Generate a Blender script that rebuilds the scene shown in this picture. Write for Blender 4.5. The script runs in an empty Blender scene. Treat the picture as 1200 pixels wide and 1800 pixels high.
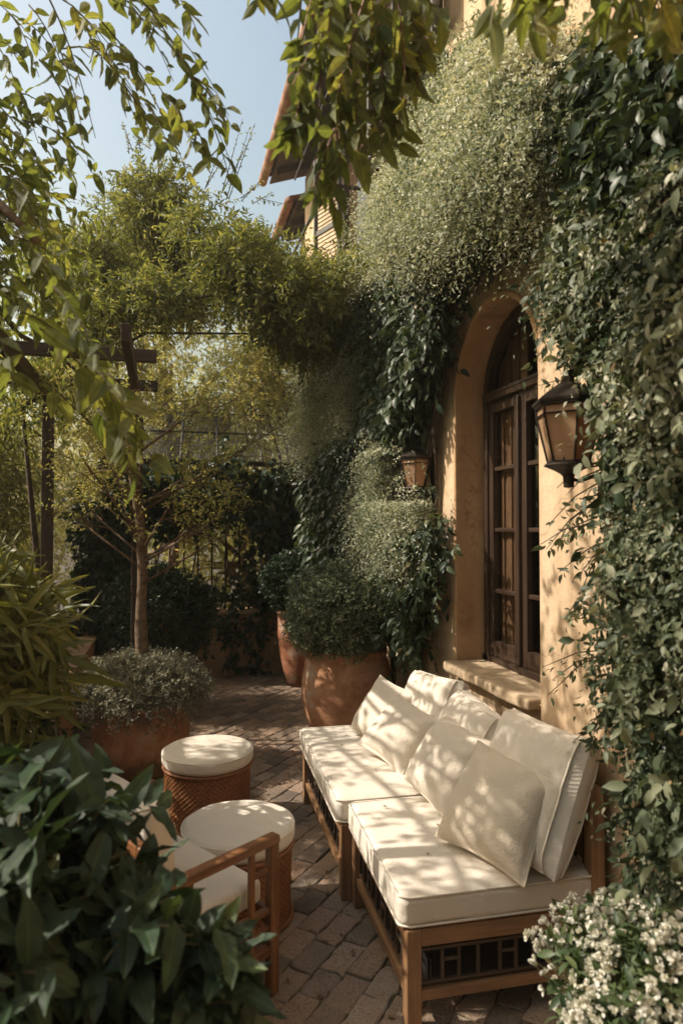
import bpy, math
import numpy as np
from mathutils import Vector, Matrix

R = math.radians
rng = np.random.default_rng(11)
C = bpy.context.scene.collection
SC = bpy.context.scene

# ------------------------------------------------------------------ camera, sky, sun, exposure
EYE = 1.66
F = 1174.0                                   # focal length in pixels of the 1200x1800 photograph
YAW = R(15.0)
cam_d = bpy.data.cameras.new('camera')
cam = bpy.data.objects.new('camera', cam_d)
C.objects.link(cam)
cam.location = (0, 0, EYE)
cam.rotation_euler = (R(90 + 1.46), 0, -YAW)
cam_d.sensor_fit = 'VERTICAL'
cam_d.sensor_height = 36.0
cam_d.lens = 36.0 * F / 1800.0
cam_d.clip_start = 0.05
cam_d.clip_end = 2000
cam_d.dof.use_dof = True
cam_d.dof.focus_distance = 3.5
cam_d.dof.aperture_fstop = 2.4
SC.camera = cam

SUN = np.array([-0.72, 0.18, 0.67]); SUN /= np.linalg.norm(SUN)
world = bpy.data.worlds.new("World")
SC.world = world
world.use_nodes = True
wn = world.node_tree.nodes; wl = world.node_tree.links
sky = wn.new('ShaderNodeTexSky')
sky.sky_type = 'NISHITA'
sky.sun_disc = False
sky.sun_elevation = math.asin(SUN[2])
sky.sun_rotation = math.atan2(SUN[0], SUN[1])
sky.air_density = 2.0
sky.dust_density = 5.0
sky.ozone_density = 1.0
bg = wn['Background']
bg.inputs['Strength'].default_value = 0.14
tint = wn.new('ShaderNodeMix'); tint.data_type = 'RGBA'; tint.blend_type = 'MULTIPLY'
tint.inputs[0].default_value = 1.0
tint.inputs[7].default_value = (1.0, 0.96, 0.90, 1)
wl.new(sky.outputs[0], tint.inputs[6])
wl.new(tint.outputs[2], bg.inputs['Color'])

sun_d = bpy.data.lights.new('sun', 'SUN')
sun_d.energy = 4.2
sun_d.angle = R(0.53)
sun_d.color = (1.0, 0.905, 0.79)
sun = bpy.data.objects.new('sun', sun_d)
C.objects.link(sun)
sun.rotation_euler = Vector(-SUN).to_track_quat('-Z', 'Y').to_euler()
sun.location = (-8, 6, 9)

SC.view_settings.view_transform = 'Standard'
SC.view_settings.look = 'None'
SC.view_settings.exposure = 0.58
SC.view_settings.gamma = 1.0
SC.cycles.max_bounces = 8
SC.cycles.transparent_max_bounces = 16
SC.cycles.sample_clamp_indirect = 6.0

# ------------------------------------------------------------------ helpers
CY, SY = math.cos(YAW), math.sin(YAW)
def cw(r, d, z=0.0):
    """metres right of / in front of the viewpoint -> world"""
    return np.array([d * SY + r * CY, d * CY - r * SY, z])
def P(px, py, d):
    return cw((px - 600) / F * d, d, EYE + (930 - py) / F * d)
def wallpt(px, py, X):
    k = (px - 600) / F
    d = X / (SY + CY * k)
    return np.array([X, d * (CY - SY * k), EYE + (930 - py) / F * d])
def nz(v):
    return v / np.maximum(np.linalg.norm(v, axis=-1, keepdims=True), 1e-9)
def snoise(Pn, f, seed=0, octs=2):
    g = np.random.default_rng(1000 + seed)
    out = np.zeros(Pn.shape[0]); a = 1.0; tot = 0
    for o in range(octs):
        for k in range(5):
            d = g.normal(size=3); d /= np.linalg.norm(d)
            out += a * np.sin(Pn @ d * f * (0.7 + 0.6 * g.random()) + g.random() * 6.28)
        tot += a * 2.2; a *= 0.5; f *= 2.1
    return out / tot

def tag(o, label=None, cat=None, group=None, kind=None):
    if label: o['label'] = label
    if cat: o['category'] = cat
    if group: o['group'] = group
    if kind: o['kind'] = kind
    return o
def empty(name, loc=(0, 0, 0), rz=0.0):
    o = bpy.data.objects.new(name, None); C.objects.link(o)
    o.location = loc; o.rotation_euler = (0, 0, rz); o.empty_display_size = 0.1
    return o
def raw_mesh(name, V, loops, counts, mat, parent=None, smooth=False, attrs=None):
    me = bpy.data.meshes.new(name)
    V = np.ascontiguousarray(V, dtype=np.float32)
    loops = np.ascontiguousarray(loops, dtype=np.int32).ravel()
    counts = np.ascontiguousarray(counts, dtype=np.int32).ravel()
    me.vertices.add(len(V)); me.vertices.foreach_set('co', V.ravel())
    me.loops.add(len(loops)); me.loops.foreach_set('vertex_index', loops)
    st = np.zeros(len(counts), np.int32); st[1:] = np.cumsum(counts)[:-1]
    me.polygons.add(len(counts)); me.polygons.foreach_set('loop_start', st)
    me.polygons.foreach_set('use_smooth', np.full(len(counts), smooth, dtype=bool))
    me.update(calc_edges=True)
    for k, a in (attrs or {}).items():
        a = np.ascontiguousarray(a, dtype=np.float32)
        if a.ndim == 1:
            at = me.attributes.new(k, 'FLOAT', 'POINT'); at.data.foreach_set('value', a)
        else:
            at = me.attributes.new(k, 'FLOAT_VECTOR', 'POINT'); at.data.foreach_set('vector', a.ravel())
    me.materials.append(mat)
    o = bpy.data.objects.new(name, me); C.objects.link(o)
    if parent: o.parent = parent
    return o

class MB:
    """collects shapes of ONE part"""
    def __init__(s): s.V = []; s.Fc = []; s.G = []; s.n = 0
    def add(s, V, faces, G=None):
        V = np.asarray(V, float)
        s.V.append(V); s.G.append(np.asarray(G, float) if G is not None else V.copy())
        for f in faces: s.Fc.append([i + s.n for i in f])
        s.n += len(V)
    def box(s, c, size, M=None):
        h = np.array(size) / 2
        V = np.array([[x, y, z] for x in (-1, 1) for y in (-1, 1) for z in (-1, 1)]) * h
        ax = int(np.argmax(size)); o = [ax] + [i for i in range(3) if i != ax]
        G = V[:, o] + rng.random(3) * 9
        if M is not None: V = V @ np.asarray(M).T
        s.add(V + np.array(c), [(0, 1, 3, 2), (4, 6, 7, 5), (0, 4, 5, 1), (2, 3, 7, 6), (0, 2, 6, 4), (1, 5, 7, 3)], G)
    def bar(s, p0, p1, w, h, up=(0, 0, 1)):
        p0 = np.array(p0, float); p1 = np.array(p1, float)
        a = p1 - p0; L = np.linalg.norm(a); a /= L
        u = np.array(up, float)
        if abs(a @ u) > 0.95: u = np.array([1.0, 0, 0])
        b = np.cross(u, a); b /= np.linalg.norm(b); c = np.cross(a, b)
        s.box((p0 + p1) / 2, (L, w, h), np.stack([a, b, c], 1)) if True else None
    def tube(s, pts, rad, n=8, cap=True):
        pts = np.array(pts, float); m = len(pts)
        rad = np.broadcast_to(np.array(rad, float), (m,))
        T = np.gradient(pts, axis=0); T = nz(T)
        ref = np.array([0.3, 0.2, 1.0]) if abs(T[0] @ nz(np.array([0.3, 0.2, 1.0]))) < 0.9 else np.array([1.0, 0, 0])
        u = nz(np.cross(T[0], ref))
        V = []; G = []; acc = 0
        for i in range(m):
            if i: acc += np.linalg.norm(pts[i] - pts[i - 1])
            u = nz(u - T[i] * (u @ T[i])); w = np.cross(T[i], u)
            for k in range(n):
                t = 2 * math.pi * k / n
                off = (u * math.cos(t) + w * math.sin(t)) * rad[i]
                V.append(pts[i] + off); G.append([acc, rad[i] * math.cos(t), rad[i] * math.sin(t)])
        Fs = [(i * n + k, i * n + (k + 1) % n, (i + 1) * n + (k + 1) % n, (i + 1) * n + k) for i in range(m - 1) for k in range(n)]
        if cap: Fs += [tuple(range(n - 1, -1, -1)), tuple((m - 1) * n + k for k in range(n))]
        s.add(V, Fs, G)
    def lathe(s, prof, n=48, c=(0, 0, 0), phase=0.0, rfun=None):
        V = []; m = len(prof)
        for (r, z) in prof:
            for k in range(n):
                t = 2 * math.pi * k / n + phase
                rr = r + (rfun(t, z) if rfun else 0)
                V.append([c[0] + rr * math.cos(t), c[1] + rr * math.sin(t), c[2] + z])
        Fs = [(i * n + k, i * n + (k + 1) % n, (i + 1) * n + (k + 1) % n, (i + 1) * n + k) for i in range(m - 1) for k in range(n)]
        Fs += [tuple(range(n - 1, -1, -1)), tuple((m - 1) * n + k for k in range(n))]
        s.add(V, Fs)
    def build(s, name, mat, parent=None, smooth=False, bevel=0, seg=2, angle=35):
        V = np.concatenate(s.V); G = np.concatenate(s.G)
        loops = np.array([i for f in s.Fc for i in f]); counts = np.array([len(f) for f in s.Fc])
        o = raw_mesh(name, V, loops, counts, mat, parent, smooth, {'gc': G})
        if bevel:
            m = o.modifiers.new('bevel', 'BEVEL'); m.width = bevel; m.segments = seg
            m.limit_method = 'ANGLE'; m.angle_limit = R(angle)
        return o

def rbox(size, r, n=20, bump=0.0, seed=0, crown=0.0):
    """rounded, slightly lumpy box: returns verts, faces"""
    h = np.array(size, float) / 2
    idx = {}; V = []; Fs = []
    def vid(p):
        k = tuple(np.round(p, 5))
        if k not in idx: idx[k] = len(V); V.append(p)
        return idx[k]
    g = np.sign(np.linspace(-1, 1, n + 1)) * np.abs(np.linspace(-1, 1, n + 1)) ** 0.75
    for ax in range(3):
        for sg in (-1, 1):
            o = [i for i in range(3) if i != ax]
            for i in range(n):
                for j in range(n):
                    q = []
                    for (a, b) in ((i, j), (i + 1, j), (i + 1, j + 1), (i, j + 1)):
                        p = np.zeros(3); p[ax] = sg; p[o[0]] = g[a]; p[o[1]] = g[b]; q.append(vid(p))
                    flip = (sg < 0) ^ (ax == 1)
                    Fs.append(tuple(reversed(q)) if flip else tuple(q))
    U = np.array(V); Q = U * h
    inner = np.clip(Q, -(h - r), h - r)
    D = nz(Q - inner + U * 1e-6)
    out = inner + D * r
    if crown:
        b = (1 - U[:, 0] ** 2) * (1 - U[:, 1] ** 2)
        out[:, 2] += np.sign(U[:, 2]) * crown * b * (np.abs(U[:, 2]) > 0.99)
    if bump:
        out += D * (snoise(out, 9, seed, 3) * bump)[:, None]
    return out, Fs

# ------------------------------------------------------------------ materials
def new_mat(name):
    m = bpy.data.materials.new(name); m.use_nodes = True
    nt = m.node_tree
    return m, nt.nodes, nt.links, nt.nodes['Principled BSDF']
def ramp(n, stops):
    r = n.new('ShaderNodeValToRGB'); e = r.color_ramp.elements
    while len(e) < len(stops): e.new(0.5)
    for k, (p, c) in enumerate(stops):
        e[k].position = p; e[k].color = (*c, 1)
    return r
def noise(n, l, src, scale, detail=4, rough=0.55):
    t = n.new('ShaderNodeTexNoise'); t.inputs['Scale'].default_value = scale
    t.inputs['Detail'].default_value = detail; t.inputs['Roughness'].default_value = rough
    if src is not None: l.new(src, t.inputs['Vector'])
    return t
def bump(n, l, b, h, strength=0.3, dist=0.01, prev=None):
    k = n.new('ShaderNodeBump'); k.inputs['Strength'].default_value = strength; k.inputs['Distance'].default_value = dist
    l.new(h, k.inputs['Height'])
    if prev: l.new(prev.outputs[0], k.inputs['Normal'])
    l.new(k.outputs[0], b.inputs['Normal']); return k
def leaf_mat(name, stops, rough=0.5, trans=0.35, tcol=(1.5, 1.35, 0.5), spec=0.35, veins=0.0):
    m, n, l, b = new_mat(name)
    a = n.new('ShaderNodeAttribute'); a.attribute_name = 'var'
    r = ramp(n, stops); l.new(a.outputs['Fac'], r.inputs[0])
    if veins:
        u = n.new('ShaderNodeAttribute'); u.attribute_name = 'lu'
        sp = n.new('ShaderNodeSeparateXYZ'); l.new(u.outputs['Vector'], sp.inputs[0])
        def mth(op, a_, b_=None, c_=None):
            k = n.new('ShaderNodeMath'); k.operation = op
            for i_, q in enumerate((a_, b_, c_)):
                if q is None: continue
                if isinstance(q, (int, float)): k.inputs[i_].default_value = q
                else: l.new(q, k.inputs[i_])
            return k.outputs[0]
        av = mth('ABSOLUTE', sp.outputs['Y'])
        mid = mth('SMOOTH_MIN', mth('MULTIPLY', av, 16.0), 1.0, 0.3)
        ph = mth('SUBTRACT', mth('MULTIPLY', sp.outputs['X'], 50.0), mth('MULTIPLY', av, 58.0))
        side = mth('POWER', mth('ABSOLUTE', mth('SINE', ph)), 0.35)
        h = mth('MULTIPLY', mid, mth('MULTIPLY_ADD', side, 0.5, 0.5))
        tc = n.new('ShaderNodeTexCoord'); bl = noise(n, l, tc.outputs['Object'], 38, 4, 0.6)
        v2 = ramp(n, [(0.25, (1.9, 1.75, 1.3)), (0.75, (1, 1, 1))]); l.new(h, v2.inputs[0])
        v3 = ramp(n, [(0.33, (0.65, 0.62, 0.5)), (0.5, (1, 1, 1)), (0.72, (1.2, 1.15, 0.95))]); l.new(bl.outputs[0], v3.inputs[0])
        m1 = n.new('ShaderNodeMix'); m1.data_type = 'RGBA'; m1.blend_type = 'MULTIPLY'; m1.inputs[0].default_value = veins
        m2 = n.new('ShaderNodeMix'); m2.data_type = 'RGBA'; m2.blend_type = 'MULTIPLY'; m2.inputs[0].default_value = 1
        l.new(r.outputs[0], m1.inputs[6]); l.new(v2.outputs[0], m1.inputs[7]); l.new(m1.outputs[2], m2.inputs[6]); l.new(v3.outputs[0], m2.inputs[7])
        class _R: outputs = [m2.outputs[2]]
        r = _R
        bump(n, l, b, h, 0.5, 0.003)
        rr = n.new('ShaderNodeMapRange'); rr.inputs[3].default_value = rough - .1; rr.inputs[4].default_value = rough + .28; l.new(bl.outputs[0], rr.inputs[0]); l.new(rr.outputs[0], b.inputs['Roughness'])
    l.new(r.outputs[0], b.inputs['Base Color'])
    if not veins: b.inputs['Roughness'].default_value = rough
    b.inputs['Specular IOR Level'].default_value = spec
    t = n.new('ShaderNodeBsdfTranslucent')
    mu = n.new('ShaderNodeMix'); mu.data_type = 'RGBA'; mu.blend_type = 'MULTIPLY'; mu.inputs[0].default_value = 1
    mu.inputs[7].default_value = (*tcol, 1)
    l.new(r.outputs[0], mu.inputs[6]); l.new(mu.outputs[2], t.inputs['Color'])
    mx = n.new('ShaderNodeMixShader'); mx.inputs[0].default_value = trans
    l.new(b.outputs[0], mx.inputs[1]); l.new(t.outputs[0], mx.inputs[2])
    l.new(mx.outputs[0], n['Material Output'].inputs[0])
    return m
def wood_mat(name, c0, c1, rough=0.5, scale=1.0):
    m, n, l, b = new_mat(name)
    a = n.new('ShaderNodeAttribute'); a.attribute_name = 'gc'
    mp = n.new('ShaderNodeMapping'); mp.inputs['Scale'].default_value = (2.2 * scale, 45 * scale, 45 * scale)
    l.new(a.outputs['Vector'], mp.inputs['Vector'])
    t = noise(n, l, mp.outputs[0], 1.0, 5, 0.6)
    t2 = noise(n, l, a.outputs['Vector'], 5.0, 3)
    r = ramp(n, [(0.3, c0), (0.72, c1)]); l.new(t.outputs[0], r.inputs[0])
    mu = n.new('ShaderNodeMix'); mu.data_type = 'RGBA'; mu.blend_type = 'MULTIPLY'; mu.inputs[0].default_value = 0.6
    r2 = ramp(n, [(0.3, (0.55, 0.5, 0.45)), (0.7, (1.1, 1.05, 1.0))]); l.new(t2.outputs[0], r2.inputs[0])
    l.new(r.outputs[0], mu.inputs[6]); l.new(r2.outputs[0], mu.inputs[7])
    l.new(mu.outputs[2], b.inputs['Base Color'])
    b.inputs['Roughness'].default_value = rough
    bump(n, l, b, t.outputs[0], 0.25, 0.004)
    return m
def plain_mat(name, col, rough=0.5, metal=0.0, var=0.25, scale=20, bs=0.15):
    m, n, l, b = new_mat(name)
    tc = n.new('ShaderNodeTexCoord')
    t = noise(n, l, tc.outputs['Object'], scale, 5)
    c0 = tuple(x * (1 - var) for x in col); c1 = tuple(min(1, x * (1 + var)) for x in col)
    r = ramp(n, [(0.3, c0), (0.7, c1)]); l.new(t.outputs[0], r.inputs[0])
    l.new(r.outputs[0], b.inputs['Base Color'])
    b.inputs['Roughness'].default_value = rough; b.inputs['Metallic'].default_value = metal
    bump(n, l, b, t.outputs[0], bs, 0.005)
    return m
def fabric_mat(name, col, weave=900.0, ws=0.25, wr=0.35):
    m, n, l, b = new_mat(name)
    tc = n.new('ShaderNodeTexCoord')
    t = noise(n, l, tc.outputs['Object'], 6, 4)
    r = ramp(n, [(0.3, tuple(x * 0.9 for x in col)), (0.7, col)]); l.new(t.outputs[0], r.inputs[0])
    l.new(r.outputs[0], b.inputs['Base Color'])
    b.inputs['Roughness'].default_value = 0.9; b.inputs['Specular IOR Level'].default_value = 0.15
    b.inputs['Sheen Weight'].default_value = 0.15
    v = n.new('ShaderNodeTexVoronoi'); v.inputs['Scale'].default_value = weave / 4; l.new(tc.outputs['Object'], v.inputs['Vector'])
    k1 = bump(n, l, b, v.outputs['Distance'], ws, 0.002)
    w = noise(n, l, tc.outputs['Object'], 11, 3, 0.5); w.inputs['Distortion'].default_value = 0.8
    bump(n, l, b, w.outputs[0], wr, 0.02, k1)
    return m
def stucco_mat(name, c0, c1, c2):
    m, n, l, b = new_mat(name)
    tc = n.new('ShaderNodeTexCoord')
    t = noise(n, l, tc.outputs['Object'], 1.7, 6, 0.62); t.inputs['Distortion'].default_value = 0.6
    mp = n.new('ShaderNodeMapping'); mp.inputs['Scale'].default_value = (5, 5, 0.7); l.new(tc.outputs['Object'], mp.inputs[0])
    st = noise(n, l, mp.outputs[0], 1.4, 5, 0.6)
    ad = n.new('ShaderNodeMath'); ad.operation = 'MULTIPLY_ADD'; ad.inputs[1].default_value = 0.5
    l.new(st.outputs[0], ad.inputs[0]); 
    ml = n.new('ShaderNodeMath'); ml.operation = 'MULTIPLY'; ml.inputs[1].default_value = 0.5
    l.new(t.outputs[0], ml.inputs[0]); l.new(ml.outputs[0], ad.inputs[2])
    r = ramp(n, [(0.34, c0), (0.5, c1), (0.64, c2)]); l.new(ad.outputs[0], r.inputs[0])
    l.new(r.outputs[0], b.inputs['Base Color']); b.inputs['Roughness'].default_value = 0.92
    b.inputs['Specular IOR Level'].default_value = 0.2
    # hairline cracks and blotchy damp stains that belong to the plaster
    dn = noise(n, l, tc.outputs['Object'], 3.0, 4); vm = n.new('ShaderNodeVectorMath'); vm.operation = 'MULTIPLY_ADD'; vm.inputs[1].default_value = (.5, .5, .5)
    l.new(dn.outputs['Color'], vm.inputs[0]); l.new(tc.outputs['Object'], vm.inputs[2])
    vo = n.new('ShaderNodeTexVoronoi'); vo.feature = 'DISTANCE_TO_EDGE'; vo.inputs['Scale'].default_value = 1.1; l.new(vm.outputs[0], vo.inputs['Vector'])
    cr = ramp(n, [(0.0, (0.55, 0.5, 0.45)), (0.006, (1, 1, 1))]); l.new(vo.outputs['Distance'], cr.inputs[0])
    bt = noise(n, l, tc.outputs['Object'], 4.3, 6, 0.7); br = ramp(n, [(0.30, (0.62, 0.56, 0.48)), (0.46, (1, 1, 1)), (0.66, (1, 1, 1)), (0.78, (1.18, 1.16, 1.12))]); l.new(bt.outputs[0], br.inputs[0])
    mA = n.new('ShaderNodeMix'); mA.data_type = 'RGBA'; mA.blend_type = 'MULTIPLY'; mA.inputs[0].default_value = .7; l.new(r.outputs[0], mA.inputs[6]); l.new(cr.outputs[0], mA.inputs[7])
    mB = n.new('ShaderNodeMix'); mB.data_type = 'RGBA'; mB.blend_type = 'MULTIPLY'; mB.inputs[0].default_value = .8; l.new(mA.outputs[2], mB.inputs[6]); l.new(br.outputs[0], mB.inputs[7])
    l.new(mB.outputs[2], b.inputs['Base Color'])
    f = noise(n, l, tc.outputs['Object'], 60, 5, 0.65)
    k1 = bump(n, l, b, f.outputs[0], 0.25, 0.01)
    g = noise(n, l, tc.outputs['Object'], 7, 4, 0.5)
    bump(n, l, b, g.outputs[0], 0.35, 0.03, k1)
    return m
def terracotta_mat(name, c0, c1):
    m, n, l, b = new_mat(name)
    tc = n.new('ShaderNodeTexCoord')
    mp = n.new('ShaderNodeMapping'); mp.inputs['Scale'].default_value = (2, 2, 26); l.new(tc.outputs['Object'], mp.inputs[0])
    rings = noise(n, l, mp.outputs[0], 1.0, 4, 0.6)
    t = noise(n, l, tc.outputs['Object'], 5, 6, 0.65)
    r = ramp(n, [(0.28, tuple(x * 0.6 for x in c0)), (0.45, c0), (0.54, c1), (0.60, tuple(.6 * q + .4 * w for q, w in zip(c1, (.46, .36, .28)))), (0.72, (0.50, 0.40, 0.32))]); l.new(t.outputs[0], r.inputs[0])
    # soil splashed and mossy foot, with a ragged upper edge
    sz = n.new('ShaderNodeSeparateXYZ'); l.new(tc.outputs['Object'], sz.inputs[0])
    ed = noise(n, l, tc.outputs['Object'], 9, 5, .7); hz_ = n.new('ShaderNodeMath'); hz_.operation = 'MULTIPLY_ADD'; hz_.inputs[1].default_value = -.42; l.new(ed.outputs[0], hz_.inputs[0]); l.new(sz.outputs['Z'], hz_.inputs[2])
    fr_ = ramp(n, [(0.0, (0.38, 0.40, 0.30)), (0.09, (1, 1, 1))]); ofs = n.new('ShaderNodeMath'); ofs.operation = 'ADD'; ofs.inputs[1].default_value = .13; l.new(hz_.outputs[0], ofs.inputs[0]); l.new(ofs.outputs[0], fr_.inputs[0])
    mm = n.new('ShaderNodeMix'); mm.data_type = 'RGBA'; mm.blend_type = 'MULTIPLY'; mm.inputs[0].default_value = 1; l.new(r.outputs[0], mm.inputs[6]); l.new(fr_.outputs[0], mm.inputs[7])
    l.new(mm.outputs[2], b.inputs['Base Color']); b.inputs['Roughness'].default_value = 0.85
    k1 = bump(n, l, b, rings.outputs[0], 0.5, 0.008)
    f = noise(n, l, tc.outputs['Object'], 90, 4); bump(n, l, b, f.outputs[0], 0.2, 0.004, k1)
    return m
def paver_mat():
    m, n, l, b = new_mat('stone_pavers')
    a = n.new('ShaderNodeAttribute'); a.attribute_name = 'var'
    tc = n.new('ShaderNodeTexCoord')
    t = noise(n, l, tc.outputs['Object'], 9, 8, 0.7)
    sp = noise(n, l, tc.outputs['Object'], 110, 3, 0.6)
    mx = n.new('ShaderNodeMath'); mx.operation = 'MULTIPLY_ADD'; mx.inputs[1].default_value = 0.55
    l.new(a.outputs['Fac'], mx.inputs[0]); h = n.new('ShaderNodeMath'); h.operation = 'MULTIPLY'; h.inputs[1].default_value = 0.5
    l.new(t.outputs[0], h.inputs[0]); l.new(h.outputs[0], mx.inputs[2])
    r = ramp(n, [(0.15, (0.10, 0.078, 0.058)), (0.36, (0.20, 0.15, 0.108)), (0.52, (0.27, 0.195, 0.135)), (0.66, (0.31, 0.205, 0.135)), (0.85, (0.38, 0.30, 0.22))])
    l.new(mx.outputs[0], r.inputs[0])
    r2 = ramp(n, [(0.36, (0.45, 0.42, 0.4)), (0.5, (1, 1, 1))]); l.new(sp.outputs[0], r2.inputs[0])
    mu = n.new('ShaderNodeMix'); mu.data_type = 'RGBA'; mu.blend_type = 'MULTIPLY'; mu.inputs[0].default_value = 0.7
    l.new(r.outputs[0], mu.inputs[6]); l.new(r2.outputs[0], mu.inputs[7]); l.new(mu.outputs[2], b.inputs['Base Color'])
    b.inputs['Roughness'].default_value = 0.85
    k = bump(n, l, b, t.outputs[0], 0.6, 0.02); bump(n, l, b, sp.outputs[0], 0.5, 0.006, k)
    return m
def glass_mat(name, tintc=(0.8, 0.8, 0.78)):
    m, n, l, b = new_mat(name)
    n.remove(b)
    tr = n.new('ShaderNodeBsdfTransparent'); tr.inputs[0].default_value = (*tintc, 1)
    gl = n.new('ShaderNodeBsdfGlossy'); gl.inputs['Roughness'].default_value = 0.02
    fr = n.new('ShaderNodeFresnel'); fr.inputs[0].default_value = 1.75
    ge = n.new('ShaderNodeNewGeometry'); iv = n.new('ShaderNodeMath'); iv.operation = 'SUBTRACT'; iv.inputs[0].default_value = 1
    l.new(ge.outputs['Backfacing'], iv.inputs[1]); pr = n.new('ShaderNodeMath'); pr.operation = 'MULTIPLY'
    l.new(fr.outputs[0], pr.inputs[0]); l.new(iv.outputs[0], pr.inputs[1])
    tc = n.new('ShaderNodeTexCoord'); wv = noise(n, l, tc.outputs['Object'], 3.5, 2); bk = n.new('ShaderNodeBump'); bk.inputs['Strength'].default_value = .12; bk.inputs['Distance'].default_value = .02
    l.new(wv.outputs[0], bk.inputs['Height']); l.new(bk.outputs[0], gl.inputs['Normal'])
    mx = n.new('ShaderNodeMixShader'); l.new(pr.outputs[0], mx.inputs[0]); l.new(tr.outputs[0], mx.inputs[1]); l.new(gl.outputs[0], mx.inputs[2])
    l.new(mx.outputs[0], n['Material Output'].inputs[0])
    return m
def net_mat():
    m, n, l, b = new_mat('shade_net')
    b.inputs['Base Color'].default_value = (0.025, 0.025, 0.022, 1); b.inputs['Roughness'].default_value = 0.6
    tc = n.new('ShaderNodeTexCoord')
    t = noise(n, l, tc.outputs['Object'], 60, 3)
    r = ramp(n, [(0.38, (0.10, 0.10, 0.10)), (0.58, (0.72, 0.72, 0.72))]); l.new(t.outputs[0], r.inputs[0])
    tr = n.new('ShaderNodeBsdfTransparent')
    mx = n.new('ShaderNodeMixShader'); l.new(r.outputs[0], mx.inputs[0]); l.new(tr.outputs[0], mx.inputs[1]); l.new(b.outputs[0], mx.inputs[2])
    l.new(mx.outputs[0], n['Material Output'].inputs[0])
    return m

M = {}
M['stucco'] = stucco_mat('ochre_stucco', (0.36, 0.25, 0.155), (0.52, 0.385, 0.25), (0.62, 0.48, 0.33))
M['stucco_orange'] = stucco_mat('orange_plaster', (0.36, 0.215, 0.115), (0.47, 0.295, 0.165), (0.55, 0.365, 0.215))
M['stone'] = plain_mat('sill_stone', (0.42, 0.32, 0.21), 0.9, 0, 0.35, 14, 0.6)
M['dwood'] = wood_mat('dark_window_wood', (0.022, 0.013, 0.009), (0.058, 0.034, 0.02), 0.42)
M['pwood'] = wood_mat('pergola_wood', (0.03, 0.019, 0.012), (0.085, 0.05, 0.028), 0.7)
M['teak'] = wood_mat('teak', (0.18, 0.095, 0.045), (0.42, 0.245, 0.125), 0.5)
M['rattan'] = wood_mat('rattan_cane', (0.12, 0.05, 0.02), (0.32, 0.15, 0.062), 0.38)
M['lattice'] = wood_mat('lattice_wood', (0.03, 0.02, 0.013), (0.10, 0.06, 0.033), 0.55)
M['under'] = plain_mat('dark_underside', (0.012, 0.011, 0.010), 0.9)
M['cream'] = fabric_mat('cream_canvas', (0.74, 0.67, 0.565))
M['cream2'] = fabric_mat('cream_linen', (0.72, 0.645, 0.535), 700, 0.35, 0.45)
M['weave'] = fabric_mat('beige_basket_weave', (0.66, 0.575, 0.455), 520, 0.8, 0.3)
M['wicker'] = wood_mat('wicker', (0.16, 0.062, 0.022), (0.36, 0.155, 0.06), 0.55, 1.6)
M['iron'] = plain_mat('black_iron', (0.045, 0.034, 0.026), 0.5, 0.6)
M['rail'] = plain_mat('black_rail', (0.012, 0.012, 0.011), 0.6, 0.2)
M['lglass'] = None
M['terra'] = terracotta_mat('terracotta', (0.38, 0.18, 0.09), (0.48, 0.25, 0.135))
M['terra2'] = terracotta_mat('dark_terracotta', (0.27, 0.10, 0.045), (0.36, 0.15, 0.07))
M['rooftile'] = terracotta_mat('roof_tile', (0.24, 0.11, 0.06), (0.34, 0.17, 0.095))
M['soil'] = plain_mat('soil', (0.05, 0.036, 0.024), 0.95, 0, 0.4, 25, 0.8)
M['bark'] = plain_mat('bark', (0.15, 0.095, 0.058), 0.9, 0, 0.5, 30, 1.0)
M['dbark'] = plain_mat('dark_bark', (0.07, 0.047, 0.03), 0.9, 0, 0.5, 30, 1.0)
M['rstem'] = plain_mat('red_stem', (0.17, 0.06, 0.03), 0.6)
M['gstem'] = plain_mat('green_stem', (0.12, 0.10, 0.04), 0.6)
M['paver'] = paver_mat()
M['glass'] = glass_mat('window_glass')
M['brown_backing'] = plain_mat('brown_pane_backing', (0.24, 0.135, 0.075), 0.8, 0, 0.1, 5)
M['room'] = plain_mat('dim_interior', (0.05, 0.035, 0.025), 0.9)
M['net'] = net_mat()
M['shutter'] = plain_mat('grey_shutter', (0.07, 0.065, 0.055), 0.6)
M['tag'] = plain_mat('white_tag', (0.8, 0.8, 0.78), 0.6)
m_, n_, l_, b_ = new_mat('lantern_glass')
b_.inputs['Base Color'].default_value = (0.55, 0.36, 0.22, 1); b_.inputs['Roughness'].default_value = 0.35
tl = n_.new('ShaderNodeBsdfTranslucent'); tl.inputs[0].default_value = (0.6, 0.32, 0.15, 1)
mxs = n_.new('ShaderNodeMixShader'); mxs.inputs[0].default_value = 0.4
l_.new(b_.outputs[0], mxs.inputs[1]); l_.new(tl.outputs[0], mxs.inputs[2]); l_.new(mxs.outputs[0], n_['Material Output'].inputs[0])
M['lglass'] = m_

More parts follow.
